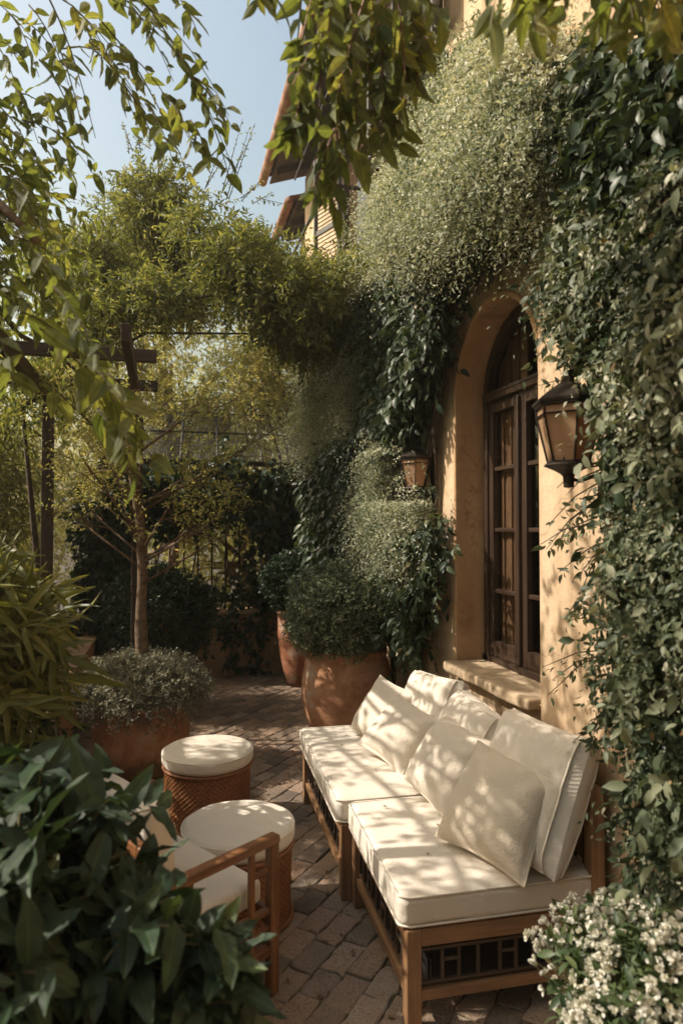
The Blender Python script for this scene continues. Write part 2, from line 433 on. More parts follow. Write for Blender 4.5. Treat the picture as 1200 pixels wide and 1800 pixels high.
G_ = lambda *c: c
M['L_pale'] = leaf_mat('pale_feathery_leaf', [(0.0, (0.045, 0.068, 0.034)), (0.3, (0.155, 0.195, 0.115)), (0.62, (0.355, 0.385, 0.275)), (1.0, (0.60, 0.59, 0.47))], 0.6, 0.3, (1.2, 1.15, 0.7))
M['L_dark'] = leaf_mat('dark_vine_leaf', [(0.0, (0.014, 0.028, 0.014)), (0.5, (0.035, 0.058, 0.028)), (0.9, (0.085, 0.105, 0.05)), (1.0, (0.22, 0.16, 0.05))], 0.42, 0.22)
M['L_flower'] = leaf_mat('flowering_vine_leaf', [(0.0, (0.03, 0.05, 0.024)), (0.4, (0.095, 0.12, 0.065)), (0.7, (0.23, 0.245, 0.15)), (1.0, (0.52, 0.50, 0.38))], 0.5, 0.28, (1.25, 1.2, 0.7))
M['L_ivy'] = leaf_mat('ivy_leaf', [(0.0, (0.010, 0.024, 0.012)), (0.6, (0.024, 0.05, 0.024)), (1.0, (0.05, 0.085, 0.035))], 0.35, 0.15)
M['L_gold'] = leaf_mat('sunlit_tree_leaf', [(0.0, (0.16, 0.185, 0.075)), (0.5, (0.32, 0.325, 0.14)), (0.85, (0.43, 0.40, 0.20)), (1.0, (0.50, 0.39, 0.20))], 0.5, 0.5, (1.5, 1.35, 0.65))
M['L_wist'] = leaf_mat('arch_vine_leaf', [(0.0, (0.075, 0.10, 0.035)), (0.6, (0.18, 0.20, 0.075)), (1.0, (0.33, 0.31, 0.13))], 0.5, 0.5, (1.4, 1.3, 0.6))
M['L_near'] = leaf_mat('overhanging_leaf', [(0.0, (0.07, 0.10, 0.034)), (0.6, (0.15, 0.18, 0.065)), (1.0, (0.26, 0.255, 0.10))], 0.45, 0.52, (1.5, 1.4, 0.6), 0.35, 0.7)
M['L_laurel'] = leaf_mat('laurel_leaf', [(0.0, (0.016, 0.034, 0.018)), (0.7, (0.032, 0.06, 0.03)), (1.0, (0.09, 0.125, 0.04))], 0.42, 0.18, (1.4, 1.4, 0.6), 0.4, 0.9)
M['L_long'] = leaf_mat('long_leaf', [(0.0, (0.06, 0.08, 0.025)), (0.5, (0.16, 0.175, 0.055)), (1.0, (0.30, 0.28, 0.10))], 0.4, 0.4, (1.6, 1.4, 0.5))
M['L_ball'] = leaf_mat('ball_shrub_leaf', [(0.0, (0.05, 0.072, 0.04)), (0.5, (0.155, 0.185, 0.11)), (1.0, (0.36, 0.37, 0.24))], 0.45, 0.2)
M['L_silver'] = leaf_mat('silver_leaf', [(0.0, (0.09, 0.10, 0.065)), (0.6, (0.26, 0.255, 0.18)), (1.0, (0.46, 0.43, 0.32))], 0.6, 0.25, (1.2, 1.1, 0.8))
M['L_white'] = leaf_mat('white_petal', [(0.0, (0.42, 0.34, 0.20)), (0.06, (0.58, 0.56, 0.42)), (0.3, (0.72, 0.70, 0.60)), (1.0, (0.84, 0.82, 0.75))], 0.6, 0.3, (1.0, 1.0, 0.9))
M['L_dry'] = leaf_mat('dry_leaf', [(0.0, (0.10, 0.055, 0.025)), (0.5, (0.20, 0.125, 0.05)), (1.0, (0.28, 0.20, 0.09))], 0.7, 0.1)
M['L_bud'] = leaf_mat('pale_bud', [(0.0, (0.30, 0.31, 0.20)), (1.0, (0.60, 0.57, 0.44))], 0.6, 0.3, (1.0, 1.0, 0.9))
M['L_bed'] = leaf_mat('bedding_leaf', [(0.0, (0.03, 0.055, 0.025)), (0.6, (0.075, 0.11, 0.045)), (1.0, (0.16, 0.19, 0.08))], 0.45, 0.3)

# ------------------------------------------------------------------ leaves
def T_small():
    return np.array([[0, 0, 0], [.45, -.5, .10], [1, 0, -.06], [.45, .5, .10]]), [(0, 1, 2), (0, 2, 3)]
def T_mid():
    V = [[0, 0, 0], [.28, -.42, .06], [.28, 0, 0], [.28, .42, .06], [.62, -.40, .02], [.62, 0, -.05], [.62, .40, .02], [1, 0, -.2]]
    return np.array(V), [(0, 1, 2), (0, 2, 3), (1, 4, 5, 2), (2, 5, 6, 3), (4, 7, 5), (5, 7, 6)]
def T_big(n=7, curl=0.22, fold=0.14, wave=0.04):
    V = []; Fs = []
    for i in range(n + 1):
        t = i / n
        w = 0.5 * (math.sin(math.pi * min(1, t ** 0.8)) ** 0.75) * (1 - 0.25 * t) if 0 < i < n else 0.012
        z = -curl * t * t
        for k, s in enumerate((-1, -0.5, 0, 0.5, 1)):
            V.append([t, s * w, z + fold * abs(s) * w * 2 * 0.5 + (wave * math.sin(t * 13 + k) if abs(s) == 1 else 0) * (0 < i < n)])
    for i in range(n):
        for k in range(4):
            a = i * 5 + k
            Fs.append((a, a + 5, a + 6, a + 1))
    return np.array(V), Fs
def T_petal():
    return np.array([[0, 0, 0], [.3, -.4, .1], [.35, 0, -.12], [.3, .4, .1], [.75, -.45, .1], [.8, 0, -.1], [.75, .45, .1], [1, 0, .05]]), \
        [(0, 1, 2), (0, 2, 3), (1, 4, 5, 2), (2, 5, 6, 3), (4, 7, 5), (5, 7, 6)]
def T_ivy():
    V = [[0, 0, 0], [-.08, -.45, .03], [.35, -.62, 0.0], [.5, -.3, .05], [1, 0, -.12], [.5, .3, .05], [.35, .62, 0.0], [-.08, .45, .03], [.35, 0, -.02]]
    return np.array(V), [(0, 1, 8), (1, 2, 8), (2, 3, 8), (3, 4, 8), (4, 5, 8), (5, 6, 8), (6, 7, 8), (7, 0, 8)]

def leaves_obj(name, sets, tmpl, mat, parent=None, smooth=False, varpow=1.0):
    base = np.concatenate([s[0] for s in sets]); ax = nz(np.concatenate([s[1] for s in sets]))
    nr = np.concatenate([s[2] for s in sets]); L = np.concatenate([s[3] for s in sets]); W = np.concatenate([s[4] for s in sets])
    va = np.concatenate([s[5] for s in sets])
    nr = nz(nr - ax * np.sum(nr * ax, 1, keepdims=True)); sd = np.cross(nr, ax)
    TV, TF = tmpl
    N = len(base); nv = len(TV)
    V = base[:, None] + ax[:, None] * (TV[None, :, 0:1] * L[:, None, None]) + sd[:, None] * (TV[None, :, 1:2] * W[:, None, None]) + nr[:, None] * (TV[None, :, 2:3] * L[:, None, None])
    lp = np.array([i for f in TF for i in f]); ct = np.array([len(f) for f in TF])
    loops = lp[None] + (np.arange(N) * nv)[:, None]
    counts = np.tile(ct, N)
    return raw_mesh(name, V.reshape(-1, 3), loops, counts, mat, parent, smooth, {'var': np.repeat(va, nv), 'lu': np.tile(TV * np.array([1, 1, 0]), (N, 1))})

def sprigs(base, dirs, length, K, L, ratio=0.45, droop=0.25, spread=0.6, hang=0.0, upb=1.0, nj=0.6, lj=0.25, v0=None, tip=1.0, nb=(0, 0, 0)):
    """leaves along S short twigs"""
    base = np.asarray(base, float); S = len(base); dirs = nz(np.asarray(dirs, float))
    length = np.broadcast_to(np.asarray(length, float), (S,))
    t = (np.arange(K)[None] + rng.random((S, K)) * 0.9 + 0.1) / K
    g = np.array([0, 0, -1.0])
    ll = length[:, None, None]; tt = t[..., None]
    pos = base[:, None] + dirs[:, None] * ll * tt + g * droop * ll * tt ** 2
    tan = nz(dirs[:, None] + 2 * droop * tt * g)
    e1 = nz(np.cross(tan, np.array([0.13, 0.21, 1.0]))); e2 = np.cross(tan, e1)
    ang = np.arange(K)[None] * 2.4 + rng.random((S, 1)) * 6.28 + rng.normal(size=(S, K)) * 0.5
    s = e1 * np.cos(ang)[..., None] + e2 * np.sin(ang)[..., None]
    ax = nz(tan * (1 - spread) + s * spread + rng.normal(size=(S, K, 3)) * 0.15 + g * hang)
    nr = np.array([0, 0, 1.0]) * upb + np.array(nb) + rng.normal(size=(S, K, 3)) * nj + tan * 0.3
    Ls = L * (1 + lj * rng.normal(size=(S, K))).clip(0.45, 1.7) * (1 - (1 - tip) * t)
    v = (rng.random((S, 1)) * 0.55 + rng.random((S, K)) * 0.45) if v0 is None else np.clip(np.asarray(v0)[:, None] + rng.normal(size=(S, K)) * 0.12, 0, 1)
    f = lambda a: a.reshape(-1, a.shape[-1])
    return (f(pos), f(ax), f(nr), Ls.ravel(), (Ls * ratio).ravel(), v.ravel())

def twigs_mesh(name, base, dirs, length, droop, rad, mat, parent=None, m=4):
    base = np.asarray(base, float); S = len(base); dirs = nz(np.asarray(dirs, float))
    length = np.broadcast_to(np.asarray(length, float), (S,))
    t = np.linspace(0, 1, m)[None, :, None]; g = np.array([0, 0, -1.0])
    ll = length[:, None, None]
    pos = base[:, None] + dirs[:, None] * ll * t + g * droop * ll * t ** 2
    e1 = nz(np.cross(dirs, np.array([0.13, 0.21, 1.0]))); e2 = np.cross(dirs, e1)
    ring = []
    for k in range(3):
        a = 2.094 * k
        ring.append((e1 * math.cos(a) + e2 * math.sin(a))[:, None] * (rad * (1 - 0.6 * t)))
    V = np.stack([pos + r for r in ring], 2)           # S,m,3,3
    nv = m * 3; lp = []
    for i in range(m - 1):
        for k in range(3): lp += [i * 3 + k, i * 3 + (k + 1) % 3, (i + 1) * 3 + (k + 1) % 3, (i + 1) * 3 + k]
    loops = np.array(lp)[None] + (np.arange(S) * nv)[:, None]
    return raw_mesh(name, V.reshape(-1, 3), loops, np.full(S * (m - 1) * 3, 4), mat, parent, True, {'gc': V.reshape(-1, 3)})

def rand_dir(n, bias=(0, 0, 0), k=1.0):
    return nz(nz(rng.normal(size=(n, 3))) + np.array(bias) * k)
def ball(n, c, rad, shell=0.55):
    d = nz(rng.normal(size=(n, 3))); r = shell + (1 - shell) * rng.random((n, 1)) ** 0.6
    return np.array(c) + d * r * np.array(rad), d
def in_poly(pts, poly):
    x, y = pts[:, 0], pts[:, 1]; inside = np.zeros(len(pts), bool); j = len(poly) - 1
    for i in range(len(poly)):
        xi, yi = poly[i]; xj, yj = poly[j]
        c = ((yi > y) != (yj > y)) & (x < (xj - xi) * (y - yi) / (yj - yi + 1e-12) + xi)
        inside ^= c; j = i
    return inside
def wall_region(pix, X, n):
    """n random (Y,Z) points in a region of the wall plane at X"""
    q = np.array([wallpt(a, b, X)[1:] for a, b in pix])
    lo, hi = q.min(0), q.max(0); out = []
    while sum(map(len, out)) < n:
        p = lo + (hi - lo) * rng.random((n * 3, 2)); out.append(p[in_poly(p, q)])
    return np.concatenate(out)[:n]
def clumped(cent, crad, per, out_bias, k=0.9):
    """sprig bases + outward directions around clump centres"""
    n = len(cent)
    d = rand_dir(n * per, out_bias, k)
    c = np.repeat(cent, per, 0); r = np.repeat(np.broadcast_to(crad, (n,)), per)
    b = c + d * (r * (0.15 + 0.75 * rng.random(n * per)))[:, None]
    return b, d, np.repeat(np.arange(n), per)

def copy_tree(o, parent=None):
    c = o.copy(); C.objects.link(c)
    if parent: c.parent = parent
    for ch in o.children: copy_tree(ch, c)
    return c

# ------------------------------------------------------------------ the ground
mb = MB()
mb.add([[-60, -60, -0.03], [60, -60, -0.03], [60, 60, -0.03], [-60, 60, -0.03]], [(0, 1, 2, 3)])
g = mb.build('ground', M['soil']); tag(g, kind='structure')
mb = MB(); mb.add([[-.93, -.6, -.0075], [1.95, -.6, -.0075], [1.95, 7.9, -.0075], [-.93, 7.9, -.0075]], [(0, 1, 2, 3)]); g = mb.build('joint_soil', plain_mat('mossy_joint_soil', (0.075, 0.062, 0.035), 0.95, 0, .5, 9, .8)); tag(g, kind='structure')

def pavers():
    a = R(44); ux = np.array([math.sin(a), math.cos(a)]); uy = np.array([math.cos(a), -math.sin(a)])
    V = []; loops = []; var = []; n = 0
    bw = 0.106; row = -70
    faces = []
    for row in range(-85, 85):
        s = -9 + rng.random() * 0.3
        while s < 9:
            L = 0.15 + 0.08 * rng.random(); w = bw
            c = ux * (s + L / 2) + uy * (row * bw)
            s += L
            if not (-0.95 < c[0] < 1.95 and -0.6 < c[1] < 7.9): continue
            gp = 0.0022
            zz = 0.0 + rng.normal() * 0.0022; tilt = rng.normal(size=2) * 0.010
            top = []; mid = []; bot = []
            # outline with wobble: points along each side
            prm = []
            nl = 5
            for i in range(nl): prm.append((-L / 2 + gp + (L - 2 * gp) * i / nl, -w / 2 + gp))
            for i in range(3): prm.append((L / 2 - gp, -w / 2 + gp + (w - 2 * gp) * i / 3))
            for i in range(nl): prm.append((L / 2 - gp - (L - 2 * gp) * i / nl, w / 2 - gp))
            for i in range(3): prm.append((-L / 2 + gp, w / 2 - gp - (w - 2 * gp) * i / 3))
            m = len(prm); base = n
            wob = rng.normal(size=(m, 2)) * 0.0034
            for lev, (ins, z) in enumerate(((0.0, -0.03), (0.0, -0.0045), (0.005, 0.0))):
                for k, (x, y) in enumerate(prm):
                    x2 = (x + wob[k, 0]) - math.copysign(ins, x); y2 = (y + wob[k, 1]) - math.copysign(ins, y)
                    p = c + ux * x2 + uy * y2
                    V.append((p[0], p[1], zz + z + x2 * tilt[0] + y2 * tilt[1]))
            for lev in range(2):
                for k in range(m):
                    k2 = (k + 1) % m
                    faces.append((base + lev * m + k, base + lev * m + k2, base + (lev + 1) * m + k2, base + (lev + 1) * m + k))
            faces.append(tuple(base + 2 * m + k for k in range(m)))
            v = rng.random(); var += [v] * (3 * m); n += 3 * m
    # viewed from above the outline must be counter-clockwise
    faces = [f[::-1] for f in faces]
    o = raw_mesh('paving', V, np.array([i for f in faces for i in f]), [len(f) for f in faces], M['paver'], None, False, {'var': var})
    tag(o, kind='structure')
    return o
pavers()

# ------------------------------------------------------------------ the house
WX = 1.72; PX = 1.56; WINX = 1.90
house = empty('house', (1.72, 4, 0))
tag(house, 'ochre stucco villa with an arched window, tiled eaves and louvred shutters', 'house')
def hchild(o): o.parent = house; o.matrix_parent_inverse = Matrix.Translation(-Vector(house.location)); return o
Y0, Y1 = 2.78, 3.745; YC = (Y0 + Y1) / 2; HW = (Y1 - Y0) / 2; SPR = 2.42; RISE = 0.50; SILL = 0.84; TOP = 6.1
def arch_path(inset=0.0, n=28, bottom=SILL):
    pts = [(Y1 - inset, bottom)]
    for i in range(n + 1):
        t = math.pi * i / n
        pts.append((YC + (HW - inset) * math.cos(t), SPR + (RISE - inset) * math.sin(t)))
    pts.append((Y0 + inset, bottom))
    return pts
def wall():
    mb = MB(); V = []; Fs = []; ids = {}
    def v(x, y, z):
        k = (round(x, 4), round(y, 4), round(z, 4))
        if k not in ids: ids[k] = len(V); V.append(k)
        return ids[k]
    def q(*p): Fs.append(tuple(v(*a) for a in p))
    ap = arch_path()
    YF, YE = 2.5, 8.2
    zs = [-0.05, SILL, SPR, TOP]
    for a, b in zip(zs, zs[1:]):
        q((WX, YF, a), (WX, Y0, a), (WX, Y0, b), (WX, YF, b)) if a < SPR else None
        q((WX, Y1, a), (WX, YE, a), (WX, YE, b), (WX, Y1, b)) if a < SPR else None
    q((WX, Y0, -0.05), (WX, Y1, -0.05), (WX, Y1, SILL), (WX, Y0, SILL))
    ar = ap[1:-1]
    for (ya, za), (yb, zb) in zip(ar, ar[1:]):
        q((WX, yb, zb), (WX, ya, za), (WX, ya, TOP), (WX, yb, TOP))
    q((WX, YF, SPR), (WX, Y0, SPR), (WX, Y0, TOP), (WX, YF, TOP))
    q((WX, Y1, SPR), (WX, YE, SPR), (WX, YE, TOP), (WX, Y1, TOP))
    for (ya, za), (yb, zb) in zip(ap, ap[1:]):
        q((WX, ya, za), (WX, yb, zb), (WINX + .08, yb, zb), (WINX + .08, ya, za))
    q((WX, Y0, SILL), (WX, Y1, SILL), (WINX + .08, Y1, SILL), (WINX + .08, Y0, SILL))
    # shell of the house
    XB = 7.0
    q((WX, YE, -.05), (XB, YE, -.05), (XB, YE, TOP), (WX, YE, TOP))
    q((XB, YE, -.05), (XB, -3, -.05), (XB, -3, TOP), (XB, YE, TOP))
    q((XB, -3, -.05), (PX, -3, -.05), (PX, -3, TOP), (XB, -3, TOP))
    mb.add(V, Fs)
    o = mb.build('wall', M['stucco'], None, False)
    m = o.modifiers.new('weld', 'WELD'); m.merge_threshold = 0.0005
    m = o.modifiers.new('bevel', 'BEVEL'); m.width = 0.022; m.segments = 4; m.limit_method = 'ANGLE'; m.angle_limit = R(50)
    for p in o.data.polygons: p.use_smooth = False
    return hchild(o)
wall()
mb = MB(); mb.box(((PX + 2.6) / 2, (2.56 - 3) / 2, 3.02), (2.6 - PX, 5.56, 6.14))
hchild(mb.build('wall', M['stucco'], bevel=0.02, seg=3))
# moulded plaster band lining the opening
mb = MB()
po = arch_path(0.0); pi = arch_path(0.022)
nA = len(po)
def ring(mb, po, pi, x0, x1):
    V = []; Fs = []; n = len(po)
    for (a, b) in zip(po, pi):
        V += [(x0, a[0], a[1]), (x1, a[0], a[1]), (x1, b[0], b[1]), (x0, b[0], b[1])]
    for i in range(n - 1):
        for k in range(4):
            k2 = (k + 1) % 4
            Fs.append((i * 4 + k, i * 4 + k2, i * 4 + 4 + k2, i * 4 + 4 + k))
    Fs += [(0, 1, 2, 3), tuple((n - 1) * 4 + k for k in (3, 2, 1, 0))]
    mb.add(V, Fs)
ring(mb, arch_path(-0.012), pi, WX - 0.012, WINX + 0.03)
hchild(mb.build('window_surround', M['stucco_orange'], bevel=0.012, seg=3))
# arched window
win = hchild(empty('arched_window', (WINX, YC, SILL)))
def wchild(o, par=None):
    par = par or win
    o.parent = par; o.matrix_parent_inverse = Matrix.Translation(-Vector((WINX, YC, SILL))); return o
mb = MB(); ring(mb, arch_path(0.022), arch_path(0.085), WINX, WINX + 0.07); ring(mb, arch_path(0.05), arch_path(0.10), WINX - 0.02, WINX + 0.04)
mb.box((WINX + .03, YC, SILL + .035), (.10, 2 * HW - .05, .07)); 
mb.box((WINX + .02, YC, 2.445), (.10, 2 * HW - .12, .055)); mb.box((WINX - .005, YC, 2.462), (.06, 2 * HW - .14, .022))
wchild(mb.build('frame', M['dwood'], bevel=0.005))
TRZ = 2.42
def casement(y0, y1):
    z0, z1 = SILL + .07, TRZ
    mb = MB(); x = WINX + .02; w = .062
    mb.box((x, y0 + w / 2, (z0 + z1) / 2), (.05, w, z1 - z0)); mb.box((x, y1 - w / 2, (z0 + z1) / 2), (.05, w, z1 - z0))
    mb.box((x, (y0 + y1) / 2, z0 + .045), (.048, y1 - y0 - 2 * w, .09)); mb.box((x, (y0 + y1) / 2, z1 - .035), (.048, y1 - y0 - 2 * w, .07))
    zz = [z0 + .09]
    for z in (1.295, 1.655, 2.015):
        mb.box((x + .002, (y0 + y1) / 2, z), (.034, y1 - y0 - 2 * w, .024)); zz.append(z)
    zz.append(z1 - .07)
    o = wchild(mb.build('casement', M['dwood'], bevel=0.004))
    for a, b in zip(zz, zz[1:]):
        p = MB(); p.box((x + .008, (y0 + y1) / 2, (a + b) / 2), (.006, y1 - y0 - 2 * w + .01, b - a + .006))
        pa = p.build('pane', M['glass']); pa.parent = o
    return o
casement(3.292, 3.662); casement(2.865, 3.286)
mb = MB(); mb.box((WINX - .012, 3.289, 1.655), (.03, .036, 1.48)); wchild(mb.build('meeting_bead', M['dwood'], bevel=0.006))
# fanlight pane
fp = arch_path(0.095)[1:-1]
V = [(WINX + .03, a, b) for a, b in fp] + [(WINX + .036, a, b) for a, b in fp]; n = len(fp)
mb = MB(); mb.add(V, [tuple(range(n)), tuple(range(2 * n - 1, n - 1, -1))] + [(i, i + n, (i + 1) % n + n, (i + 1) % n) for i in range(n)])
wchild(mb.build('fanlight_pane', M['glass']))
mb = MB()
for k in range(8):
    yy = 3.30 + k * .045
    mb.box((WINX + .056 + (k % 2) * .012, yy + .025, 1.85), (.01, .05, 2.0))
wchild(mb.build('brown_backing', M['brown_backing']))  # brown slats added behind the left leaf stand in for the wall's reflection
mb = MB(); mb.box((3.2, YC, 1.6), (.04, 3.0, 3.2)); mb.box((2.6, YC + 1.5, 1.6), (1.2, .04, 3.2)); mb.box((2.6, YC, 3.22), (1.3, 3.0, .04)); mb.box((2.6, YC, -.02), (1.2, 3.0, .03)); mb.box((2.65, YC - 1.4, 1.6), (1.1, .04, 3.2))
hchild(mb.build('room', M['room']))
# stone sill
V, Fs = rbox((.29, HW * 2 - .01, .06), .018, 14, 0.006, 5)
mb = MB(); mb.add(V + np.array([WX + .055, YC, SILL + .002]), Fs)
o = mb.build('window_sill', M['stone'], smooth=True); hchild(o)

# upper windows with louvred shutters
def upper_window(y0, y1, z0, z1):
    fr = MB()
    w = .07
    for y in (y0 - w / 2, y1 + w / 2): fr.box((WX - .02, y, (z0 + z1) / 2), (.06, w, z1 - z0 + .14))
    for z in (z0 - w / 2, z1 + w / 2): fr.box((WX - .022, (y0 + y1) / 2, z), (.062, y1 - y0, w))
    f = hchild(fr.build('upper_window', M['dwood'], bevel=0.004))
    p = MB(); p.box((WX - .006, (y0 + y1) / 2, (z0 + z1) / 2), (.008, y1 - y0, z1 - z0)); pa = p.build('pane', M['glass']); pa.parent = f; 
    r = MB(); r.box((WX - .0015, (y0 + y1) / 2, (z0 + z1) / 2), (.001, y1 - y0, z1 - z0)); rr = r.build('curtain', M['brown_backing']); rr.parent = f
    for s, yh in ((1, y1 + .075), (-1, y0 - .075)):
        sh = MB(); W = (y1 - y0) / 2; ang = R(22)
        for k in range(2):
            t = .025 + k * (W - .05)
            sh.bar((WX - .06 - t * math.sin(ang), yh + s * t * math.cos(ang), z0), (WX - .06 - t * math.sin(ang), yh + s * t * math.cos(ang), z1), .05, .035)
        for z in (z0 + .03, (z0 + z1) / 2, z1 - .03):
            sh.bar((WX - .06 - .02 * math.sin(ang), yh + s * .02, z), (WX - .06 - W * math.sin(ang), yh + s * W * math.cos(ang), z), .03, .05)
        z = z0 + .08
        while z < z1 - .06:
            sh.bar((WX - .06 - .03 * math.sin(ang), yh + s * .03, z), (WX - .06 - (W - .02) * math.sin(ang), yh + s * (W - .02) * math.cos(ang), z), .03, .007, up=(-.6, 0, 1)); z += .042
        hchild(sh.build('shutter', M['shutter']))
upper_window(5.25, 6.15, 3.9, 5.45)
upper_window(3.98, 4.55, 4.80, 5.75)
mb = MB(); mb.bar((WX - .05, 5.0, 4.35), (WX - .5, 5.0, 4.35), .02, .02); mb.bar((WX - .05, 6.6, 4.35), (WX - .5, 6.6, 4.35), .02, .02)
mb.bar((WX - .5, 4.9, 4.35), (WX - .5, 6.9, 4.35), .022, .022); mb.bar((WX - .5, 4.9, 5.05), (WX - .5, 6.3, 5.05), .014, .014)
hchild(mb.build('awning_rail', M['iron']))
mb = MB(); mb.box((WX - .13, 4.25, 4.66), (.26, .86, .05)); mb.bar((WX - .01, 3.86, 4.40), (WX - .22, 3.86, 4.63), .035, .035); mb.bar((WX - .01, 4.64, 4.40), (WX - .22, 4.64, 4.63), .035, .035)
hchild(mb.build('window_ledge', M['shutter'], bevel=.004))
# roof with barrel tiles
def tiled_roof(xe, y0, y1, ze, depth, name='roof'):
    V = []; Fs = []; pitch = .19; slope = .36
    ny = int((y1 - y0) / pitch); seg = 6
    rows = int(depth / .34)
    for r in range(rows):
        xa = xe + r * .34 - .05; xb = xe + (r + 1) * .34
        za = ze + (xa - xe) * slope + .018; zb = ze + (xb - xe) * slope
        for k in range(ny):
            yc = y0 + (k + .5) * pitch + rng.normal() * .006; j = rng.normal() * .006; dx = rng.normal() * .012
            for cover in (0, 1):
                cy = yc + (pitch / 2 if cover else 0); R0 = .085 if cover else .098; b = len(V)
                for (x, z, rr) in ((xa + dx, za + j, R0), (xb + dx, zb + j, R0 * .85)):
                    for th in (1.0, .86):
                        for i in range(seg + 1):
                            a = math.pi * i / seg
                            h = math.sin(a) * rr * th
                            V.append((x, cy + math.cos(a) * rr * th, z + (h + .03 if cover else -.6 * h + .06)))
                m = seg + 1
                for i in range(seg):
                    Fs.append((b + i, b + i + 1, b + 2 * m + i + 1, b + 2 * m + i))
                    Fs.append((b + m + i, b + 3 * m + i, b + 3 * m + i + 1, b + m + i + 1))
                    Fs.append((b + i, b + m + i, b + m + i + 1, b + i + 1))
    mb = MB(); mb.add(V, Fs); o = hchild(mb.build(name, M['rooftile']))
    bd = MB(); bd.add([(xe + .03, y0, ze - .03), (xe + .03, y1, ze - .03), (xe + depth, y1, ze - .03 + depth * slope), (xe + depth, y0, ze - .03 + depth * slope),
                       (xe + .03, y0, ze), (xe + .03, y1, ze), (xe + depth, y1, ze + depth * slope), (xe + depth, y0, ze + depth * slope)],
                      [(0, 1, 2, 3), (7, 6, 5, 4), (0, 4, 5, 1), (1, 5, 6, 2), (2, 6, 7, 3), (3, 7, 4, 0)])
    y = y0 + .1
    while y < y1:
        bd.bar((xe + .08, y, ze - .06), (xe + .9, y, ze - .06 + .82 * slope), .07, .06); y += .45
    e = bd.build('eaves_boarding', M['pwood']); e.parent = o
    gt = MB(); gt.tube([(xe - .06, y0, ze + .0), (xe - .06, (y0 + y1) / 2, ze - .01), (xe - .06, y1, ze - .02)], .055, 10)
    gg = gt.build('gutter', M['rooftile'], smooth=True); gg.parent = o
tiled_roof(1.26, -2.0, 8.35, 6.08, 5.6)
tiled_roof(1.62, 8.45, 9.6, 5.92, 1.7, 'low_roof')
mb = MB(); mb.box((2.7, 8.95, 2.95), (1.5, 1.3, 5.9)); hchild(mb.build('annexe', M['stucco']))

# ------------------------------------------------------------------ lanterns
def lantern(c, s, label, wallx, tilt=0.0):
    t = empty('wall_lantern', (wallx, c[1], c[2]), 0); tag(t, label, 'lantern', 'lanterns beside the arched window')
    lx = c[0] - wallx
    n = 6; rt, rb, h = .105 * s, .066 * s, .20 * s
    def hexring(r, z, ph=R(12)): return [(lx + r * math.cos(2 * math.pi * k / n + ph), r * math.sin(2 * math.pi * k / n + ph), z) for k in range(n)]
    mb = MB(); a = hexring(rb, -h / 2); b = hexring(rt, h / 2 - .035 * s); cc = hexring(rt * 1.01, h / 2)
    V = a + b + cc
    mb.add(V, [(i, (i + 1) % n, (i + 1) % n + n, i + n) for i in range(n)] + [(i + n, (i + 1) % n + n, (i + 1) % n + 2 * n, i + 2 * n) for i in range(n)])
    mb.build('lantern_glass', M['lglass'], t)
    mb = MB(); a2 = hexring(rb * 1.05, -h / 2); b2 = hexring(rt * 1.04, h / 2 - .035 * s); c2 = hexring(rt * 1.05, h / 2)
    for k in range(n):
        mb.tube([a2[k], b2[k], c2[k]], .0038 * s, 6); mb.tube([b2[k], b2[(k + 1) % n]], .0032 * s, 5)
        mb.tube([c2[k], c2[(k + 1) % n]], .009 * s, 6); mb.tube([a2[k], a2[(k + 1) % n]], .008 * s, 6)
        # little crown leaves round the foot
        m = (np.array(a2[k]) + np.array(a2[(k + 1) % n])) / 2
        for q in (a2[k], m): mb.tube([q, np.array(q) + np.array([0, 0, .022 * s])], [.006 * s, .001], 5)
    mb.build('cage', M['iron'], t)
    mb = MB(); mb.lathe([(.001, -h / 2 - .085 * s), (.017 * s, -h / 2 - .082 * s), (.019 * s, -h / 2 - .045 * s), (.028 * s, -h / 2 - .035 * s), (.05 * s, -h / 2 - .022 * s), (.082 * s, -h / 2 - .008 * s), (.078 * s, -h / 2), (.001, -h / 2)], 20, (lx, 0, 0))
    mb.build('foot', M['iron'], t, smooth=False, bevel=.002)
    mb = MB(); mb.lathe([(.001, h / 2), (rt * 1.18, h / 2 + .004), (rt * 1.2, h / 2 + .014), (rt * .75, h / 2 + .05 * s), (rt * .35, h / 2 + .075 * s), (.02 * s, h / 2 + .08 * s), (.024 * s, h / 2 + .10 * s), (.001, h / 2 + .125 * s)], 6, (lx, 0, 0), R(12))
    mb.build('cap', M['iron'], t)
    mb = MB()
    mb.box((-.012, 0, -.02 * s), (.024, .075 * s, .40 * s)); mb.box((-.03, .03, -.19 * s), (.05, .07 * s, .09 * s))
    mb.tube([(-.02, 0, h / 2 + .03), (lx * .35, 0, h / 2 + .13 * s), (lx * .75, 0, h / 2 + .15 * s), (lx, 0, h / 2 + .11 * s)], .009 * s, 8)
    mb.tube([(-.02, 0, -.12 * s), (lx * .3, 0, -h * .62), (lx * .8, 0, -h / 2 - .06 * s), (lx, 0, -h / 2 - .05 * s)], .007 * s, 8)
    mb.build('bracket', M['iron'], t, smooth=False, bevel=.002)
    return t
lantern((1.345, 2.01, 1.985), 1.0, 'large amber glass lantern hanging right of the arched window among pale vine', PX)
lantern((1.575, 4.05, 2.02), .92, 'small dim amber lantern left of the arched window, half buried in feathery vine', WX)

